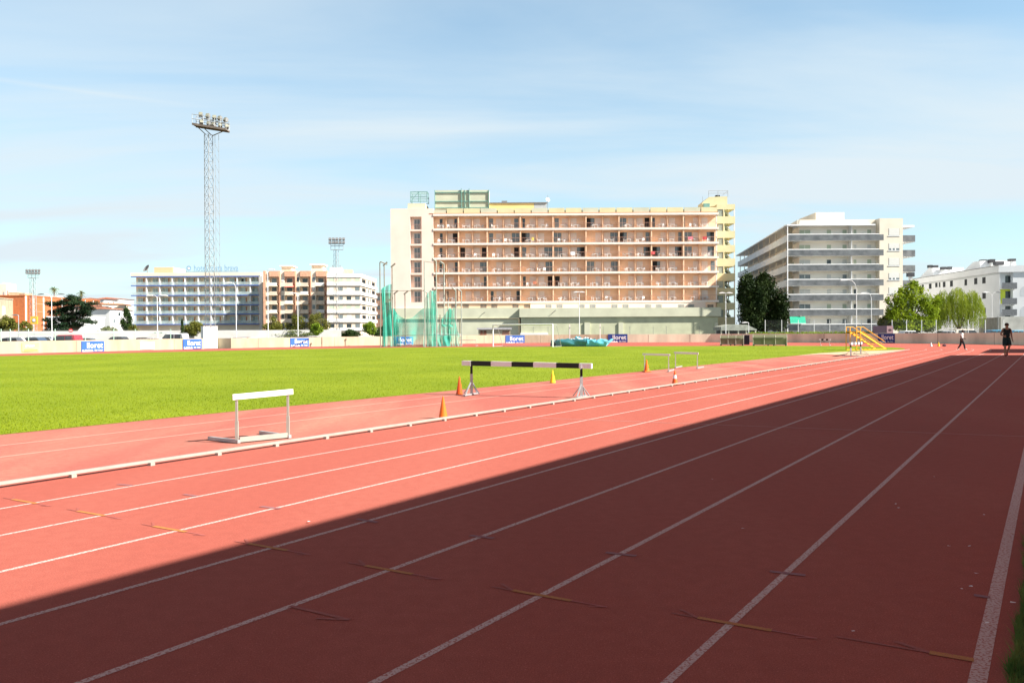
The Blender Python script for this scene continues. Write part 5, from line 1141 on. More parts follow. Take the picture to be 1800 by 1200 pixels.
# ---------------------------------------------------------------- street lamps
def lamp(label, px, yt, Y, arms, r=.042, zb=GZ, m_=WHITE):
    p = at(px, 600, Y); o = thing('street_lamp', label, 'street lamp', (p.x, p.y, zb), 0, 'street lamps beyond the stadium wall'); h = zat(px, yt, Y)-zb; k = Y/FPX
    hp = h-max([abs(a[1]) for a in arms]+[0])*k; MB().tube((0, 0, 0), (0, 0, hp), r*1.5, r, n=10).build('pole', m_, o)
    for dx, dy, fl in arms:
        a = MB(); e = Vector((dx*k, 0, h)); c = [Vector((0, 0, hp-.01)), Vector((dx*k*.12, 0, hp+(h-hp)*.55)), Vector((dx*k*.4, 0, hp+(h-hp)*.9)), Vector((dx*k*.75, 0, h)), e]; a.path(c, r*.8); a.build('arm', m_, o)
        s_ = 1 if dx > 0 else -1; hd = MB(); hd.prism([(e.x-s_*.1, h-.06), (e.x+s_*.75, h-.10), (e.x+s_*.75, h-.02), (e.x+s_*.3, h+.10), (e.x-s_*.1, h+.05)] if s_ > 0 else [(e.x+.1, h+.05), (e.x-.3, h+.10), (e.x-.75, h-.02), (e.x-.75, h-.10), (e.x+.1, h-.06)], -.14, .14); hd.build('lamp_head', GREY if fl else WHITE, o)
    return o
lamp('white double armed lamp in front of the cedar tree', 91.5, 516.8, 112, ((-14, 8, 1), (14, 8, 1)))
lamp('white double armed lamp before the left half of the blue edged hotel', 277, 519, 116, ((-9, 5, 0), (9, 5, 0)))
lamp('tall white single armed lamp before the right half of the blue edged hotel', 415.5, 496.5, 118, ((-9, 12, 0),))
lamp('white lamp before the brick flats, left one of the two', 471.5, 473, 128, ((4, 2, 0),))
lamp('white double armed lamp before the brick flats, right one of the two', 524, 515, 122, ((-6, 4, 0), (6, 4, 0)))
lamp('thin white lamp standing behind the white jump stand', 1018.5, 513, 128, ((-1.5, 1, 0), (1.5, 1, 0)))
lamp('white double armed lamp in front of the stair tower', 1275.8, 514.5, 126, ((-3.5, 2, 0), (3.5, 2, 0)))
lamp('short white lamp before the big dark tree', 1316, 566.5, 124, ((-3, 1.5, 0),))
lamp('tall curved lamp before the white balcony flats, left one of the two', 1505.5, 491.8, 112, ((-18, 17, 0),))
lamp('curved lamp before the white balcony flats, right one of the two', 1531.5, 514.5, 124, ((-10, 10, 0),))
lamp('double armed lamp before the white block at the right edge', 1743.5, 513.5, 142, ((-8, 8, 0), (8, 10, 1)))
lamp('thin grey lamp before the left edge shrubs', 33, 553.5, 120, ((-2, 1, 1),), .05, m_=STEEL)
# yellow square sign on a post, red and white round sign
p = at(60.5, 600, 116); o = thing('road_sign', 'yellow square sign with a white round emblem at the left edge', 'sign', (p.x, p.y, GZ)); Y = 116; k = Y/FPX; zc_ = zat(61, 562.7, Y)-GZ
MB().tube((0, 0, 0), (0, 0, zc_-.45), .05).build('post', STEEL, o); MB().box(-6.3*k, -.05, zc_-6.8*k, 6.3*k, .05, zc_+6.8*k).build('sign_panel', mat('sign_yellow', (.80, .48, .06), .6), o)
for r_, m_, dy in ((3.6, GREY, .07), (2.6, SWHITE, .09)): e = MB(); e.lathe([(r_*k, -dy), (r_*k, dy)], 18); q = e.build('round_emblem', m_, o); q.rotation_euler = (R(90), 0, 0); q.location = (0, 0, zc_)
p = at(125, 600, 112); o = thing('road_sign', 'round red and white traffic sign behind the red van', 'sign', (p.x, p.y, GZ)); Y = 112; k = Y/FPX; zc_ = zat(125, 581, Y)-GZ
MB().tube((0, 0, 0), (0, 0, zc_), .04).build('post', STEEL, o); e = MB(); e.lathe([(3.6*k, -.03), (3.6*k, .03)], 18); q = e.build('sign_panel', mat('sign_red', (.62, .03, .03), .5), o); q.rotation_euler = (R(90), 0, 0); q.location = (0, -.08, zc_); MB().box(-2.6*k, -.13, zc_-.7*k, 2.6*k, -.112, zc_+.7*k).build('white_bar', SWHITE, o)

# ---------------------------------------------------------------- fences
def fence(label, pts, posts_px, ytop, ybot, Y, m_, rail=False, mesh=.06):
    o = thing('wire_fence', label, 'fence', (0, 0, 0)); P_ = [(at(px, ybot, Y(px)), zat(px, ytop, Y(px))) for px in posts_px]
    for b, z in P_: MB().tube((b.x, b.y, GZ), (b.x, b.y, z), .045, n=8).build('post', m_, o)
    nm = MB(); 
    for (b, z), (c, z2) in zip(P_[:-1], P_[1:]): nm.face([(b.x, b.y, b.z), (c.x, c.y, c.z), (c.x, c.y, z2-.03), (b.x, b.y, z-.03)])
    nm.build('wire_mesh', netmat('wire_mesh_'+m_.name, (.5, .52, .5), mesh), o)
    if rail: 
        r_ = MB(); 
        for (b, z), (c, z2) in zip(P_[:-1], P_[1:]): r_.tube((b.x, b.y, z-rail), (c.x, c.y, z2-rail), .05, n=8)
        r_.build('rail', m_, o)
    return o
GRN = mat('pale_green_rail_paint', (.42, .58, .46), .6)
fence('green railed wire fence behind the left end of the cream wall', None, [-60, 2, 18, 50, 97, 150, 200, 238, 300], 578, 596, lambda px: 78+px*.045, GRN, rail=.42)
fence('tall wire fence on pale posts along the top of the curving concrete wall', None, [1345, 1374, 1403, 1431, 1458.5, 1485.5, 1514, 1540, 1568, 1593.5, 1620, 1645.5, 1673, 1701.8, 1732, 1764, 1800, 1840], 562, 584, lambda px: 118 if px < 1460 else 118-(px-1460)*.075, WHITE, mesh=.03)
# green posts court frame and goal-like frame seen behind the wall
A = at(808.5, 590, 120); Bq = at(912, 590, 120); o = thing('court_frame', 'thin brown pipe frame standing behind the wall in front of the green ground floor', 'frame', (A.x, A.y, GZ)); z = zat(808.5, 560.3, 120)-GZ; BP = mat('brown_pipe', (.20, .18, .12), .6)
for x in (0, Bq.x-A.x): MB().tube((x, 0, 0), (x, 0, z), .07).build('post', BP, o)
MB().tube((0, 0, z), (Bq.x-A.x, 0, z), .07).build('crossbar', BP, o)

# ---------------------------------------------------------------- throwing cage: poles and hanging green nets
NGR = (.10, .60, .46); N1 = netmat('green_net', NGR, .58); N2 = netmat('bunched_green_net', NGR, .85); N3 = netmat('thin_green_net', NGR, .52); N25 = netmat('doubled_green_net', NGR, .58)
CP = mat('cage_pole_steel', (.33, .36, .32), .55, .12); CPD = mat('dark_cage_pole', (.22, .21, .17), .6)
pc = G(735, 609.4); cage = thing('throwing_cage', 'tall throwing cage of thin poles hung with green nets beyond the grass', 'cage', (pc.x, pc.y, 0))
def cl_(px, py, Y): q = at(px, py, Y); return Vector((q.x-pc.x, q.y-pc.y, q.z))
YC = pc.y
for px, yt, yb, Y, arm, m_ in ((668.8, 461.5, 608.6, YC-1, 'c', CPD), (676.3, 464, 607.5, YC+3, 't', CPD), (690.2, 466.5, 608, YC+1, 't', CPD), (694.8, 514, 606.5, YC+6, 't', CPD), (712.5, 514.5, 606.5, YC+6, 't', CPD), (746.8, 458.5, 609.6, YC-1.5, '', CP), (767.5, 459, 609.2, YC-.5, 'n', CP), (781.2, 464, 608.2, YC+2, 'n', CP), (801.6, 510, 608, YC+2, 'n', CP), (811.4, 512, 608, YC+3, 'n', CP), (752, 515, 607.5, YC+4, 'n', CP), (764.5, 516, 607.5, YC+4, 'n', CP), (774, 553, 608, YC+1, '', CPD), (788, 531, 608, YC+1.5, '', CP)):
    a = cl_(px, 600, Y); zt_ = zat(px, yt, Y); po = MB().tube((a.x, a.y, 0), (a.x, a.y, zt_), .062, n=8).build('pole', m_, cage); k = Y/FPX
    if arm == 't': b = MB(); b.tube((a.x-2.2*k, a.y, zt_-3*k), (a.x+5.5*k, a.y, zt_+3.4*k), .09, n=6); b.build('pole_arm', m_, po)
    if arm == 'n': b = MB(); b.tube((a.x, a.y, zt_), (a.x-6*k, a.y-.5, zt_+4*k), .07, n=6); b.build('pole_arm', m_, po)
    if arm == 'c': b = MB(); b.path([(a.x, a.y, zt_-.2), (a.x+.4*k, a.y, zt_+.9*k), (a.x+2*k, a.y, zt_+1.2*k), (a.x+7.5*k, a.y+2, zt_-.5*k)], .07); b.build('pole_arm', m_, po)
def net(x0, x1, yts, yb, Y, m_, folds=3, amp=.25, Y2=None, seed=0):
    r_ = random.Random(seed); nx, nz = 20, 10; V = []; ph = r_.uniform(0, 6)
    for i in range(nx+1):
        t = i/nx; px = x0+(x1-x0)*t; yt = np.interp(t, np.linspace(0, 1, len(yts)), yts); YY = Y+((Y2 or Y)-Y)*t
        top = zat(px, yt, YY); bot = zat(px, yb, YY) if yb < 606 else .02; a = cl_(px, 600, YY)
        for k in range(nz+1):
            s_ = k/nz; V.append((a.x+.12*math.sin(s_*5+ph)*amp*3, a.y+amp*math.sin(2*math.pi*folds*t+ph+s_*1.5)*(.3+.7*(1-s_)), bot+(top-bot)*s_))
    mb = MB(); mb.v = V
    for i in range(nx):
        for k in range(nz): a_ = i*(nz+1)+k; mb.f.append((a_, a_+nz+1, a_+nz+2, a_+1)); mb.m.append(0)
    mb.build('net', m_, cage, True)
net(672.5, 690, [507, 503, 500.5, 499], 609, YC+1, N1, 2, seed=1); net(671.8, 677.5, [509, 506, 505], 609, YC+.5, N2, 2, .2, seed=2); net(677, 689, [560, 555, 552], 590, YC+2, N25, 2, seed=3)
net(690, 703, [543, 548, 556, 562], 608, YC+1.5, N25, 3, seed=4); net(690, 697, [540, 545, 550], 592, YC+2, N2, 2, .2, seed=41); net(692, 746, [545, 556, 561, 558, 548, 540], 607, YC+2.5, N3, 2, seed=5)
net(746, 768, [528, 516, 510, 512, 520], 608.5, YC, N1, 3, seed=6); net(758, 768, [512, 510, 511], 600, YC+1, N1, 2, seed=7); net(752, 790, [588, 586, 590, 588], 608.5, YC+.8, N1, 3, seed=8)
net(768, 790, [575, 560, 550, 541], 608, YC+1.2, N1, 3, seed=9); net(788.5, 798.5, [541, 545, 540], 609, YC+1.4, N25, 3, seed=10); net(790, 793.5, [542, 543], 600, YC+1.2, N2, 1, .15, seed=11); net(798, 809, [560, 575, 588, 592], 608, YC+1.8, N1, 2, seed=12); net(776, 797, [570, 570], 574.5, YC+1.1, N2, 2, .1, seed=13)
for (a, b) in (((668, 511), (746, 511)), ((746, 558), (811, 560)), ((692, 590), (809, 588)), ((746, 459.5), (781, 464))): MB().tube(cl_(*a, YC+1), cl_(*b, YC+1), .03, n=6).build('net_wire', CPD, cage)
mp_ = thing('folded_mats', 'pale folded mats stacked inside the throwing cage', 'sports mat', G(768, 607)); 
for i, (x0, x1, y0, y1) in enumerate(((752, 783, 588.5, 585), (755, 786, 592, 588.8), (790, 806, 589.5, 587))): 
    a = at(x0, y0, YC+3)-Vector(mp_.location); b = at(x1, y1, YC+3)-Vector(mp_.location); MB().box(a.x, -.2, a.z+.0, b.x, 1.2, b.z-.01).build('mat_layer', mat('pale_mat_cover', (.66, .74, .72), .7), mp_)
MB().box(at(772, 600, YC+3).x-mp_.location.x, 0, .01, at(784, 600, YC+3).x-mp_.location.x, 1, zat(780, 592.1, YC+3)).build('trolley', mat('teal_trolley', (.05, .34, .26), .7), mp_)
# ---------------------------------------------------------------- parked cars beyond the wall
TYRE = mat('tyre_rubber', (.02, .02, .02), .8); CARG = glassmat('car_glass', (.05, .06, .07)); HUB = mat('wheel_rim', (.5, .5, .5), .35, metal=.5)
def car(label, px, ytop, Y, color, rz=0.0, kind='car', L=4.2):
    p = at(px, 600, Y); h = zat(px, ytop, Y)-GZ; o = thing('parked_'+('van' if kind == 'van' else 'car'), label, kind, (p.x, p.y, GZ), R(rz), 'vehicles parked beyond the stadium wall'); W = 1.74; s = L/4.2
    m_ = mat('car_paint', color, .25, .04, 2, spec=.6)
    hb_ = h*.56 if kind == 'car' else h*.55; x = L/2
    if kind == 'car':
        body = [(-x, .35), (-x+.02, hb_*.9), (-x+.55*s, hb_), (x-1.25*s, hb_), (x-.12, hb_*.80), (x, hb_*.55), (x-.02, .33), (-x+.1, .25)]; cab = [(-x+.30*s, hb_+.002), (-x+.85*s, h*.97), (-x+1.3*s, h), (x-2.0*s, h*.985), (x-1.15*s, hb_+.002)]
    else:
        body = [(-x, .35), (-x+.02, hb_), (x-.95*s, hb_), (x-.1, hb_*.82), (x, hb_*.5), (x-.02, .33), (-x+.1, .25)]; cab = [(-x+.05*s, hb_+.002), (-x+.22*s, h*.98), (-x+.5*s, h), (x-1.75*s, h*.985), (x-.9*s, hb_+.002)]
    b = MB(); b.prism(body, -W/2, W/2); b.build('body', m_, o, bevel=.06)
    c = MB(); c.prism(cab, -W/2+.1, W/2-.1); cb = c.build('cabin', m_, o, bevel=.05)
    n = 3; zl, zh = hb_+.06, h*.93
    xs = [cab[0][0]+.28*s, cab[2][0]+.05*s, cab[3][0]*.5+cab[2][0]*.5, cab[4][0]-.12*s]
    for sy in (-1, 1):
        yy_ = sy*(W/2-.085)
        for i in range(3):
            a0_, a1_ = xs[i]+.04, xs[i+1]-.04; t0 = a0_+(.22*s if i == 0 else 0); t1 = a1_-(.5*s if i == 2 else 0)
            w = MB(); q = [(a0_, yy_, zl), (a1_, yy_, zl), (t1, yy_, zh), (t0, yy_, zh)]; w.face(q if sy < 0 else q[::-1]); w.build('side_window', CARG, o)
    w = MB(); a0_, a1_ = cab[4], cab[3]; dx, dz_ = .02, .015; w.face([(a0_[0]+dx, -W/2+.2, a0_[1]+.05), (a0_[0]+dx, W/2-.2, a0_[1]+.05), (a1_[0]+dx+.06, W/2-.22, a1_[1]-.06), (a1_[0]+dx+.06, -W/2+.22, a1_[1]-.06)]); w.build('windscreen', CARG, o)
    wh = None
    for sx in (-x+.8*s, x-.8*s):
        for sy in (-1, 1):
            if wh is None: wh = MB().tube((0, -.1, 0), (0, .1, 0), .32, n=16).build('wheel', TYRE, o); wh.location = (sx, sy*(W/2-.1), .32); MB().tube((0, -.112, 0), (0, .112, 0), .19, n=12).build('rim', HUB, wh)
            else: cp(wh, o, (sx, sy*(W/2-.1), .32))
    return o
wf = 33
car('red van with square side windows parked behind the left wall', 113, 588.3, 104, (.55, .03, .05), 172, 'van', 4.3)
car('white hatchback half hidden left of the dark blue car', 16, 592.5, 98, (.74, .74, .72), 180)
car('dark blue car parked left of the red van', 55, 592.2, 101, (.05, .08, .13), 175)
car('white box van roof seen behind the blue car and the red van', 82, 590.5, 118, (.78, .78, .76), 5, 'van')
car('dark grey car right of the red van', 158, 594, 110, (.06, .065, .07), 4)
car('black car before the white house', 203, 591.5, 112, (.02, .022, .025), 176)
car('silver grey car with a dark roof at the foot of the first blue edged bays', 248, 592.5, 112, (.20, .17, .17), 178)
car('silver car left of the white van', 279, 593.5, 108, (.45, .46, .47), 3)
car('white van parked before the blue edged hotel', 302, 585.8, 118, (.80, .80, .79), 178, 'van', 4.6)
car('dark green car below the slim cypress', 341, 594, 118, (.05, .07, .06), 2)
car('blue grey car right of the white mast base', 415, 592.6, 116, (.20, .25, .32), 178)
car('dark red car before the right end of the blue edged hotel', 436, 592.2, 124, (.20, .06, .05), 2)
car('white car before the brick flats', 455, 592.8, 114, (.74, .74, .73), 2)
car('black car behind the third blue board', 528, 590.8, 122, (.03, .03, .035), 178)
car('grey white car right of the third blue board', 556, 590.2, 126, (.50, .50, .50), 2)
car('white car near the bright green sapling', 634, 590.2, 124, (.78, .78, .76), 178)
car('white car low behind the concrete wall under the plane tree', 1602, 580.8, 108, (.70, .71, .70), 3)
car('grey car behind the concrete wall between plane tree and willow', 1655, 580.8, 104, (.40, .41, .42), 176)
car('cream van behind the walker', 1700, 578.3, 106, (.74, .66, .55), 3, 'van')
car('light blue car behind the wall left of the runner', 1741, 579.6, 98, (.04, .25, .42), 178)
car('pale blue car behind the wall right of the runner', 1794, 579.9, 98, (.14, .36, .50), 2)

# ---------------------------------------------------------------- trees
BARK = mat('bark', (.16, .11, .07), .95, .25, 6, .5, 20)
def leafcloud(name, m_, parent, clumps, n, leaf, hang=0.0, flat=0.0):
    C_ = np.array([c[:3] for c in clumps]); Rr = np.array([c[3:6] for c in clumps]); vol = (Rr.prod(1))**(.67); k = rng.choice(len(clumps), n, p=vol/vol.sum())
    v = rng.normal(size=(n, 3)); v /= np.linalg.norm(v, axis=1)[:, None]; rad = rng.random(n)**.42*(1+.14*rng.normal(size=n)); pos = C_[k]+v*rad[:, None]*Rr[k]
    a = rng.normal(size=(n, 3)); a[:, 2] *= (1-flat); a[:, 2] -= hang*3; a /= np.linalg.norm(a, axis=1)[:, None]; b = rng.normal(size=(n, 3)); b -= (b*a).sum(1)[:, None]*a; b /= np.linalg.norm(b, axis=1)[:, None]
    if flat: b[:, 2] *= .3
    s = leaf*rng.uniform(.6, 1.35, n)[:, None]; l = a*s*(1+hang*1.6); w = b*s*(.5 if not hang else .22); V = np.empty((n*4, 3)); V[0::4] = pos-l; V[1::4] = pos+w; V[2::4] = pos+l; V[3::4] = pos-w
    return quads_obj(name, V, np.arange(n*4).reshape(-1, 4), m_, parent)
def limbs(o, H, r, tips, name='trunk', fork=.35):
    t = MB(); t.path([(0, 0, 0), (r*.5, 0, H*fork*.5), (0, r*.4, H*fork)], r, 8, r*.62)
    for tp in tips: m1 = Vector((tp[0]*.45, tp[1]*.45, H*fork+(tp[2]-H*fork)*.5)); t.path([(0, r*.4, H*fork), m1, tp], r*.55, 6, r*.14)
    t.build(name, BARK, o)
def tree(label, x0, x1, yt, yb, Y, n, leaf, m_, k=9, seed=0, cat='tree', name='broadleaf_tree', rough=.42, trunk=True, group=None, gap=.0, depth=.9, pcl=None):
    r_ = random.Random(seed); px = (x0+x1)/2; p = at(px, 600, Y); o = thing(name, label, cat, (p.x, p.y, GZ), 0, group); kk = Y/FPX; Wd = (x1-x0)*kk; z1 = zat(px, yt, Y)-GZ; z0 = max(.1, zat(px, yb, Y)-GZ); Hc = z1-z0
    cl = []; R0 = Wd/2
    for i in range(k):
        a = r_.uniform(0, 6.28); rr = r_.random()**.6; zz_ = r_.uniform(-.72, .74); env = math.sqrt(max(.05, 1-zz_*zz_)); sz = r_.uniform(.24, rough)
        cl.append((R0*(1-sz)*env*rr*math.cos(a), R0*depth*(1-sz)*env*rr*math.sin(a), z0+Hc*(.5+.5*zz_*(1-sz*.6)), R0*sz*1.15, R0*sz*1.1*depth, Hc*.5*sz*1.1))
    cl += [(-R0*.66, 0, z0+Hc*.42, R0*.34, R0*.3, Hc*.22), (R0*.66, 0, z0+Hc*.45, R0*.34, R0*.3, Hc*.22), (0, 0, z0+Hc*.80, R0*.34, R0*.3, Hc*.20), (0, 0, z0+Hc*.3, R0*.5, R0*.4, Hc*.25)]
    if pcl: cl = [((cx-px)*kk, r_.uniform(-.3, .3)*ry*kk, zat(cx, cy, Y)-GZ, rx*kk, max(rx, ry)*kk*.8, ry*kk) for cx, cy, rx, ry in pcl]
    leafcloud('crown', m_, o, cl, n, leaf)
    limbs(o, z1, max(.09, Wd*.028), [(c[0]*.8, c[1]*.8, c[2]) for c in cl[:min(7, k)]]) if trunk else None
    return o
L1 = leafmat('plane_leaf', (.15, .23, .012), (.32, .40, .03), .8, .45); L2 = leafmat('olive_green_leaf', (.10, .12, .02), (.25, .24, .05), .9, .35); LD = leafmat('dark_ficus_leaf', (.008, .022, .006), (.038, .058, .014), .5, .15)
L3 = leafmat('bright_leaf', (.15, .24, .015), (.30, .40, .05), .9, .4); LC = leafmat('cedar_needle', (.012, .035, .018), (.05, .085, .035), .7, .15); LW = leafmat('willow_leaf', (.17, .24, .018), (.36, .42, .05), .8, .4); LH = leafmat('dark_hedge_leaf', (.02, .045, .012), (.06, .10, .025), .8, .2); LG = leafmat('grey_green_leaf', (.11, .15, .06), (.26, .28, .12), .8, .3)
o = tree('big dark evergreen tree between the salmon hotel and the white flats', 1298, 1385, 480, 586, 142, 24000, .22, LD, 16, 3, pcl=[(1312,505,15,25),(1318,545,21,30),(1347,511,19,30),(1353,550,27,28),(1371,535,13,24),(1330,570,30,13),(1366,572,17,11),(1308,575,9,9),(1342,487,10,8),(1302,522,6,12),(1380,556,7,14),(1331,526,15,32),(1333,500,9,14)])
tree('yellow green plane tree right of the yellow steps', 1553, 1655, 492, 583, 112, 11000, .16, L1, 22, 8, pcl=[(1600,522,15,24),(1606,501,8,9),(1579,530,13,17),(1566,549,11,17),(1559,528,5,7),(1590,556,24,20),(1624,534,16,20),(1640,547,12,20),(1622,565,22,13),(1618,510,7,8),(1596,575,30,7),(1583,512,6,8),(1645,530,7,10)])
tree('rounded olive bush at the foot of the plane tree', 1542, 1582, 550, 581, 114, 4200, .13, LG if False else L2, 8, 12, cat='bush', name='round_bush', rough=.5)
tree('small tree between the plane tree and the willow', 1632, 1665, 516, 585, 121, 2600, .17, L1, 8, 14)
# weeping willow: three domes of hanging strands
px = 1686; Y = 114; p = at(px, 600, Y); o = thing('weeping_willow', 'weeping willow with long hanging strands before the white block', 'tree', (p.x, p.y, GZ)); kk = Y/FPX; V = []; n = 0
for cx_, w, yt, yb, ns in ((1658, 36, 508, 578, 230), (1682, 44, 503, 577, 320), (1708, 40, 508, 579, 300)):
    for i in range(ns):
        a = rng.uniform(0, 6.283); rr = rng.random()**.5; x = (cx_-px)*kk+w/2*kk*rr*math.cos(a); y = w/2*kk*.9*rr*math.sin(a); zt_ = zat(cx_, yt, Y)-GZ-(rr**2.2)*2.3-rng.random()*.5; L_ = (zt_-(zat(cx_, yb, Y)-GZ))*rng.uniform(.35, 1.02); m2 = int(L_/.11)
        for j in range(m2):
            s_ = j*.11+rng.random()*.05; z = zt_-s_; o_ = .12*math.sin(s_*1.3+a); c = np.array([x*(1+.05*s_/L_)+o_+rng.normal()*.05, y+rng.normal()*.05, z]); d = np.array([rng.normal()*.3, rng.normal()*.3, -1.0]); d = d/np.linalg.norm(d)*.11; t = rng.uniform(0, 6.28); w_ = np.array([math.cos(t), math.sin(t), .2])*.030; V += [c-d, c+w_, c+d, c-w_]
V = np.array(V); quads_obj('crown', V, np.arange(len(V)).reshape(-1, 4), LW, o); limbs(o, 5.2, .28, [(-2, 0, 4.8), (0, .6, 5.2), (1.8, 0, 4.9), (.5, -.6, 4.6)])
# cedar with flat layered plates
px = 128; Y = 148; p = at(px, 600, Y); o = thing('cedar_tree', 'large dark cedar with flat layered branches before the brick hall', 'tree', (p.x, p.y, GZ)); kk = Y/FPX; cl = []; tips = []
for x0, x1, y in ((118, 143, 524), (120, 136, 521.5), (92, 130, 530.5), (128, 174, 533), (86, 118, 535.5), (112, 158, 539), (148, 171, 537.5), (84, 128, 545.5), (120, 166, 548), (86, 126, 553), (77, 112, 560.5), (108, 154, 557), (132, 170, 564), (73, 120, 571.5), (104, 150, 569), (72, 124, 579), (96, 120, 582), (142, 158, 562), (126, 150, 530), (100, 150, 543), (96, 156, 551), (92, 150, 562), (86, 140, 575), (104, 146, 533), (80, 112, 566)):
    z = zat(px, y, Y)-GZ; cx_ = ((x0+x1)/2-px)*kk; w = (x1-x0)/2*kk
    for q in range(4): f = random.uniform(-.75, .75); cl.append((cx_+w*f, random.uniform(-1, 1)*2.0, z+random.uniform(-.22, .22)-abs(f)*.2, w*random.uniform(.34, .55), 1.3, .40))
    tips.append((cx_, 0, z-.2))
leafcloud('crown', LC, o, cl, 30000, .16, flat=.5); limbs(o, zat(px, 523, Y)-GZ, .38, tips, fork=.2)
# palms
for px, yt, yb, Y, lab in ((96, 500, 560, 262, 'tall slim palm above the brick hall, left one of two'), (143.5, 507.5, 560, 262, 'palm behind the top of the cedar, right one of two')):
    p = at(px, 600, Y); o = thing('palm_tree', lab, 'palm', (p.x, p.y, GZ), 0, 'palms behind the brick hall'); zt_ = zat(px, yt+9, Y)-GZ; MB().path([(0, 0, 0), (.15, 0, zt_*.5), (0, 0, zt_)], .28, 8, .2).build('trunk', BARK, o); V = []
    for i in range(34):
        a = i*2.4; el = rng.uniform(-.9, 1.3); L_ = rng.uniform(1.7, 2.4)
        for j in range(7):
            s_ = (j+1)/7*L_; c = np.array([math.cos(a)*math.cos(el)*s_, math.sin(a)*math.cos(el)*s_, zt_+math.sin(el)*s_-.25*s_*s_]); d = np.array([math.cos(a)*.16, math.sin(a)*.16, -.12]); w_ = np.array([-math.sin(a), math.cos(a), 0])*.22*(1-j/9); V += [c-d, c+w_, c+d, c-w_]
    quads_obj('crown', np.array(V), np.arange(len(V)).reshape(-1, 4), LG, o)
tree('narrow dark conifer left of the blue edged hotel', 211, 234, 538, 588, 176, 3600, .17, LH, 9, 21, name='conifer_tree', rough=.4)
tree('yellow green shrub at the foot of the dark conifer', 226, 246, 570, 590, 160, 1800, .13, L2, 6, 22, cat='bush', name='round_bush', rough=.5)
tree('yellow green tree at the left edge of the picture', -14, 34, 554.5, 588, 142, 3800, .17, L2, 9, 23)
tree('smaller olive tree left of the yellow sign', 32, 58, 563, 590, 138, 2000, .14, L2, 7, 24)
tree('clipped grey green bush right of the cedar', 168, 210, 572.5, 592, 150, 3000, .13, LG, 8, 25, cat='bush', name='round_bush', rough=.5)
tree('green tree before the blue edged hotel, left of the tallest mast', 321, 360, 563, 592, 140, 3400, .14, L2, 9, 26, rough=.45)
o = tree('slim dark cypress before the blue edged hotel', 317.5, 323.5, 559, 592, 138, 1100, .10, LH, 9, 27, name='cypress_tree', rough=.6)
for i, (a, b, yt, yb, nn, mm, lab) in enumerate(((460, 500, 554, 591, 2300, L2, 'thin olive tree before the left bay of the brick flats'), (498, 540, 551, 591, 2600, L2, 'thin olive tree before the middle bays of the brick flats'), (538, 582, 548, 590, 2400, L2, 'thin olive tree before the right bay of the brick flats'), (544, 569, 567, 591, 2300, L3, 'low bright green tree at the right end of the brick flats'), (637, 663, 563, 591, 2600, L3, 'bright green sapling before the banded corner block'))):
    tree(lab, a, b, yt, yb, 150 if i != 3 else 142, nn, .14, mm, 9, 31+i, rough=.38)
tree('dark ragged tree seen through the green net', 672, 700, 545, 606, 128, 4200, .17, LH, 9, 41)
tree('dark hedge at the foot of the banded corner block', 594, 636, 578, 596, 160, 3600, .13, LH, 9, 42, cat='hedge', name='hedge', rough=.6, trunk=False)
tree('dark hedge between the bright sapling and the green net', 650, 690, 573, 596, 156, 3800, .13, LH, 9, 43, cat='hedge', name='hedge', rough=.6, trunk=False)
tree('faded low hedge before the brick flats', 468, 560, 580, 594, 146, 4200, .12, LG, 14, 44, cat='hedge', name='hedge', rough=.25, trunk=False, depth=.2)
tree('low hedge before the right end of the blue edged hotel', 434, 466, 581, 594, 146, 1800, .12, LH, 8, 45, cat='hedge', name='hedge', rough=.4, trunk=False)
# low bright hedge on top of the concrete wall
o = thing('hedge', 'low bright green hedge along the top of the concrete wall below the white flats', 'hedge', (0, 0, 0)); cl = []
for px in np.arange(1318, 1540, 3.2): q = at(px, 584.5+random.uniform(-.6, .6)-(.002*(px-1318)), 117 if px < 1460 else 117-(px-1460)*.07); cl.append((q.x, q.y+random.uniform(0, .6), q.z-.1, .30, .3, .17+random.random()*.07))
leafcloud('foliage', L3, o, cl, 5200, .07)
tree('dusty scrub under the plane tree behind the wall', 1585, 1650, 562, 586, 118, 3000, .14, LG, 12, 47, cat='bush', name='scrub_bush', rough=.3, trunk=False)

# potted plants on the balconies of the white flats
POT = mat('terracotta_pot', (.40, .17, .09), .9)
for i, (px, fl_i, w_) in enumerate(((1518, 0, .7), (1524, 1, .5), (1413, 2, 1.0), (1432, 2, .6), (1490, 2, 1.1), (1416, 3, 1.2), (1450, 3, .6), (1478, 3, .9), (1448, 5, .8), (1466, 5, .7), (1520, 5, .9))):
    b_ = B.w(B.u(px), .45, zr[fl_i]-1.16); o = thing('potted_plant', 'leafy plant in a terracotta pot behind the smoked balcony glass of the white flats', 'plant', b_, B.rz, 'potted plants on the balconies of the white flats')
    MB().lathe([(.14, 0), (.2, .3)], 12).build('pot', POT, o); leafcloud('foliage', LH, o, [(0, 0, .75, .3*w_+.12, .25, .45*w_+.1)], 130, .13)

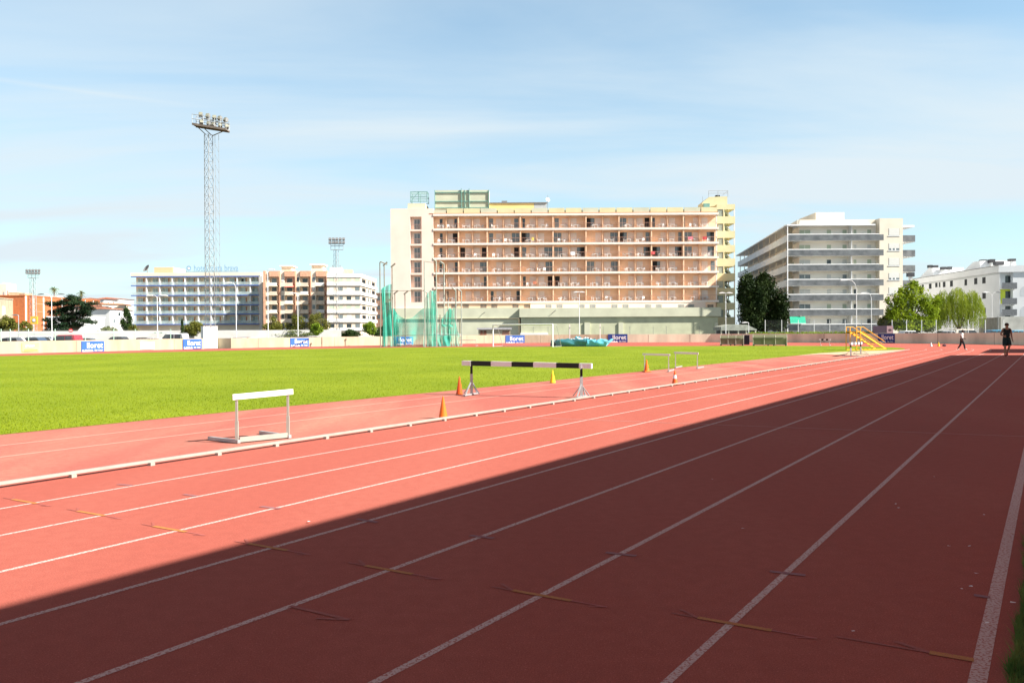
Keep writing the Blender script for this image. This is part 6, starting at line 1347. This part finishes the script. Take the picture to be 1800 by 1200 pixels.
# ---------------------------------------------------------------- people
SKIN = mat('tanned_skin', (.36, .19, .12), .6, .06, 8); DSKIN = mat('dark_skin', (.10, .055, .04), .6, .06, 8); HAIR = mat('brown_hair', (.06, .035, .02), .7); BHAIR = mat('black_hair', (.012, .010, .010), .7)
BCL = mat('black_sports_cloth', (.010, .013, .014), .8); WCL = mat('white_sports_shirt', (.78, .78, .78), .85); TEALCL = mat('dark_teal_short_cloth', (.008, .022, .024), .8); NAVYCL = mat('dark_training_trousers', (.018, .020, .024), .85); SHOE = mat('pale_trainer', (.62, .56, .52), .7); RSHOE = mat('reddish_trainer', (.25, .06, .05), .7)
def skinmesh(name, V, E, rad, m_, parent, root=0, sub=2):
    me = bpy.data.meshes.new(name); me.from_pydata([tuple(v) for v in V], E, []); ob = bpy.data.objects.new(name+'_tmp', me); C.objects.link(ob)
    sk = ob.modifiers.new('skin', 'SKIN'); sk.use_smooth_shade = True
    for i, r_ in enumerate(rad):
        r_ = r_ if isinstance(r_, tuple) else (r_, r_); me.skin_vertices[0].data[i].radius = r_; me.skin_vertices[0].data[i].use_root = (i == root)
    sb = ob.modifiers.new('sub', 'SUBSURF'); sb.levels = sub; sb.render_levels = sub
    bpy.context.view_layer.update(); m2 = bpy.data.meshes.new_from_object(ob.evaluated_get(bpy.context.evaluated_depsgraph_get())); bpy.data.objects.remove(ob); m2.name = name
    m2.materials.clear(); m2.materials.append(m_); m2.shade_smooth(); q = bpy.data.objects.new(name, m2); C.objects.link(q); q.parent = parent; return q
def person(label, pos, rz, Hh, j, skin, hair, parts):
    """j: joint positions for a 1.75 m figure facing -y (towards the viewer when rz is 0)"""
    o = thing('person', label, 'person', pos, rz); s = Hh/1.75; S_ = lambda v: Vector(v)*s
    names = list(j); V = []; idx = {}
    for k in names: idx[k] = len(V); V.append(S_(j[k][0]))
    rad = [j[k][1]*s if not isinstance(j[k][1], tuple) else tuple(x*s for x in j[k][1]) for k in names]
    E = [(idx[a], idx[b]) for a, b in (('pelvis', 'belly'), ('belly', 'chest'), ('chest', 'neck'), ('neck', 'head'), ('head', 'crown'), ('chest', 'shL'), ('shL', 'elL'), ('elL', 'wrL'), ('chest', 'shR'), ('shR', 'elR'), ('elR', 'wrR'), ('pelvis', 'hipL'), ('hipL', 'knL'), ('knL', 'anL'), ('anL', 'toL'), ('pelvis', 'hipR'), ('hipR', 'knR'), ('knR', 'anR'), ('anR', 'toR'))]
    for sd_ in 'LR':                      # a palm, four fingers and a thumb at the end of each arm
        wv = Vector(j['wr'+sd_][0]); dv_ = (wv-Vector(j['el'+sd_][0])).normalized(); pl = wv+dv_*.07; side = dv_.orthogonal().normalized(); up_ = side.cross(dv_)
        ip = len(V); V.append(pl*s); rad.append((.036*s, .016*s)); E.append((idx['wr'+sd_], ip))
        for f, ln_ in ((-.027, .062), (-.009, .074), (.009, .070), (.027, .055)):
            i1 = len(V); V.append((pl+dv_*.035+side*f)*s); rad.append(.009*s); E.append((ip, i1)); i2 = len(V); V.append((pl+dv_*(.035+ln_*.6)+side*f+up_*.015)*s); rad.append(.0085*s); E.append((i1, i2)); i3 = len(V); V.append((pl+dv_*(.035+ln_*.75)+side*f+up_*.045)*s); rad.append(.008*s); E.append((i2, i3))
        i1 = len(V); V.append((wv+dv_*.045-side*.04+up_*.01)*s); rad.append(.011*s); E.append((ip, i1)); i2 = len(V); V.append((wv+dv_*.085-side*.055+up_*.03)*s); rad.append(.009*s); E.append((i1, i2))
    body = skinmesh('body', V, E, rad, skin, o, idx['pelvis'])
    me = body.data; nv = len(me.vertices); co = np.empty(nv*3, np.float32); me.vertices.foreach_get('co', co); co = co.reshape(-1, 3); no = np.empty(nv*3, np.float32); me.vertices.foreach_get('normal', no); no = no.reshape(-1, 3)
    bones = [(names[a], names[b]) for a, b in E[:19]]; D_ = []; T_ = []
    for a, b in bones:
        A = np.array(S_(j[a][0])); Bv = np.array(S_(j[b][0]))-A; t = np.clip(((co-A)@Bv)/(Bv@Bv), 0, 1); D_.append(np.linalg.norm(co-A-t[:, None]*Bv, axis=1)/((j[a][1][0] if isinstance(j[a][1], tuple) else j[a][1])**.25)); T_.append(t)
    wrd = np.full(nv, 9.0)
    for q_ in 'LR':
        A = np.array(S_(j['wr'+q_][0])); dr = A-np.array(S_(j['el'+q_][0])); dr = dr/np.linalg.norm(dr)*.17*s; t = np.clip(((co-A)@dr)/(dr@dr), 0, 1); wrd = np.minimum(wrd, np.linalg.norm(co-A-t[:, None]*dr, axis=1))
    nb = np.argmin(np.array(D_), 0); tb_ = np.array(T_)[nb, np.arange(nv)]
    for nm, mm, rng_, th, flare in parts:
        msk = np.zeros(nv, bool)
        for k, (a, b) in enumerate(bones):
            if (a, b) in rng_: lo, hi = rng_[(a, b)]; msk |= (nb == k) & (tb_ >= lo) & (tb_ <= hi)
        msk &= wrd > .055*s; off = co+no*(th*s)
        if flare: off = off+no*(flare*s)*np.clip((j['pelvis'][0][2]*s-co[:, 2])/(.45*s), 0, 1)[:, None]
        fs = [tuple(p.vertices) for p in me.polygons if all(msk[v] for v in p.vertices)]
        used = sorted({v for f in fs for v in f}); mp_i = {v: i for i, v in enumerate(used)}; q = MB(); q.v = [tuple(off[v]) for v in used]; q.f = [tuple(mp_i[v] for v in f) for f in fs]; q.m = [0]*len(fs)
        if nm == 'shoe':
            for side in 'LR': 
                f2 = [f for f in fs if (co[f[0]][0] < 0) == (side == 'L')]; u2 = sorted({v for f in f2 for v in f}); m2 = {v: i for i, v in enumerate(u2)}; q = MB(); q.v = [tuple(off[v]) for v in u2]; q.f = [tuple(m2[v] for v in f) for f in f2]; q.m = [0]*len(f2); q.build('shoe', mm, o, True)
        else: q.build(nm, mm, o, True)
    hd = Vector(j['head'][0])*s; cr = Vector(j['crown'][0])*s; hc = hd.lerp(cr, .62); yy_ = .012*s
    hm = MB(); hm.lathe([(.102*s*math.cos(t), .108*s*math.sin(t)) for t in np.linspace(-.35, 1.52, 9)], 16, (hc.x, hc.y+yy_, hc.z)); hm.build('hair', hair, o, True)
    for sx in (-1, 1):
        e = MB(); e.lathe([(.003*s, -.006*s), (.011*s, 0), (.003*s, .006*s)], 8, (hd.x+sx*.032*s, hd.y-.094*s, hd.lerp(cr, .45).z)); e.build('eye', BLACK, o)
        e = MB(); e.lathe([(.004*s, -.03*s), (.014*s, 0), (.006*s, .03*s)], 8, (hd.x+sx*.088*s, hd.y+.01*s, hd.lerp(cr, .38).z)); e.build('ear', skin, o, True)
    nz_ = MB(); z = hd.lerp(cr, .25).z; x, y = hd.x, hd.y-.09*s; nz_.face([(x-.016*s, y, z), (x+.016*s, y, z), (x, y-.026*s, z+.006*s)]); nz_.face([(x-.016*s, y, z), (x, y-.026*s, z+.006*s), (x, y-.002*s, z+.05*s)]); nz_.face([(x+.016*s, y, z), (x, y-.002*s, z+.05*s), (x, y-.026*s, z+.006*s)]); nz_.build('nose', skin, o)
    mo = MB(); z = hd.lerp(cr, .06).z; mo.box(x-.024*s, y-.003*s, z-.005*s, x+.024*s, y+.006*s, z+.005*s); mo.build('mouth', mat('lips', (.25, .08, .06), .6), o)
    return o
# runner coming towards the camera, feet close together under the body, left forearm raised
jr = {'pelvis': ((0, 0, .96), (.15, .105)), 'belly': ((0, .0, 1.12), (.135, .10)), 'chest': ((0, .0, 1.33), (.165, .11)), 'neck': ((0, -.005, 1.485), .056), 'head': ((0, -.03, 1.575), (.072, .085)), 'crown': ((0, -.02, 1.675), (.077, .088)),
      'shL': ((-.185, .0, 1.42), .058), 'elL': ((-.265, .06, 1.14), .043), 'wrL': ((-.19, -.17, 1.07), .030), 'shR': ((.185, 0, 1.42), .058), 'elR': ((.255, .06, 1.13), .043), 'wrR': ((.245, -.05, .90), .030),
      'hipL': ((-.095, 0, .90), .092), 'knL': ((-.10, -.07, .50), .058), 'anL': ((-.075, .01, .10), .038), 'toL': ((-.075, -.14, .045), .034), 'hipR': ((.095, 0, .90), .092), 'knR': ((.10, -.09, .52), .058), 'anR': ((.10, .20, .22), .038), 'toR': ((.10, .16, .07), .034)}
q = G(1769.3, 626.8, .006); Hr = (626.5-567.6)*q.y/FPX/.985
person('runner in a black vest and long black shorts jogging towards the camera', (q.x, q.y, .006), R(-8), Hr, jr, SKIN, HAIR,
       [('vest', BCL, {('pelvis', 'belly'): (0, 1), ('belly', 'chest'): (0, 1), ('chest', 'neck'): (0, .55), ('chest', 'shL'): (0, .9), ('chest', 'shR'): (0, .9)}, .022, .02),
        ('shorts', TEALCL, {('pelvis', 'belly'): (0, .35), ('pelvis', 'hipL'): (0, 1), ('pelvis', 'hipR'): (0, 1), ('hipL', 'knL'): (0, .85), ('hipR', 'knR'): (0, .85)}, .016, .045),
        ('shoe', RSHOE, {('anL', 'toL'): (0, 1), ('anR', 'toR'): (0, 1)}, .012, 0)])
# walker in a white shirt striding to the right
jw = {'pelvis': ((0, 0, .93), (.14, .10)), 'belly': ((0, -.01, 1.08), (.13, .10)), 'chest': ((0, -.02, 1.30), (.155, .11)), 'neck': ((0, -.05, 1.46), .054), 'head': ((0, -.10, 1.55), (.070, .085)), 'crown': ((0, -.09, 1.65), (.075, .088)),
      'shL': ((-.175, -.02, 1.40), .055), 'elL': ((-.23, .12, 1.16), .042), 'wrL': ((-.2, .05, .93), .030), 'shR': ((.175, -.02, 1.40), .055), 'elR': ((.22, -.05, 1.13), .042), 'wrR': ((.19, -.22, 1.0), .030),
      'hipL': ((-.09, 0, .88), .09), 'knL': ((-.10, -.17, .50), .060), 'anL': ((-.10, -.24, .09), .040), 'toL': ((-.10, -.40, .05), .034), 'hipR': ((.09, 0, .88), .09), 'knR': ((.09, .05, .48), .060), 'anR': ((.09, .27, .13), .040), 'toR': ((.09, .19, .035), .034)}
q = G(1690.2, 615.6, .006); Hw = (615.4-579.0)*q.y/FPX/.985
person('person in a white top and dark trousers walking across the far bend', (q.x, q.y, .006), R(72), Hw, jw, DSKIN, BHAIR,
       [('shirt', WCL, {('pelvis', 'belly'): (.2, 1), ('belly', 'chest'): (0, 1), ('chest', 'neck'): (0, .6), ('chest', 'shL'): (0, 1), ('chest', 'shR'): (0, 1), ('shL', 'elL'): (0, .8), ('shR', 'elR'): (0, .8)}, .022, .01),
        ('trousers', NAVYCL, {('pelvis', 'belly'): (0, .45), ('pelvis', 'hipL'): (0, 1), ('pelvis', 'hipR'): (0, 1), ('hipL', 'knL'): (0, 1), ('hipR', 'knR'): (0, 1), ('knL', 'anL'): (0, .8), ('knR', 'anR'): (0, .8)}, .018, .0),
        ('shoe', SHOE, {('anL', 'toL'): (0, 1), ('anR', 'toR'): (0, 1)}, .012, 0)])
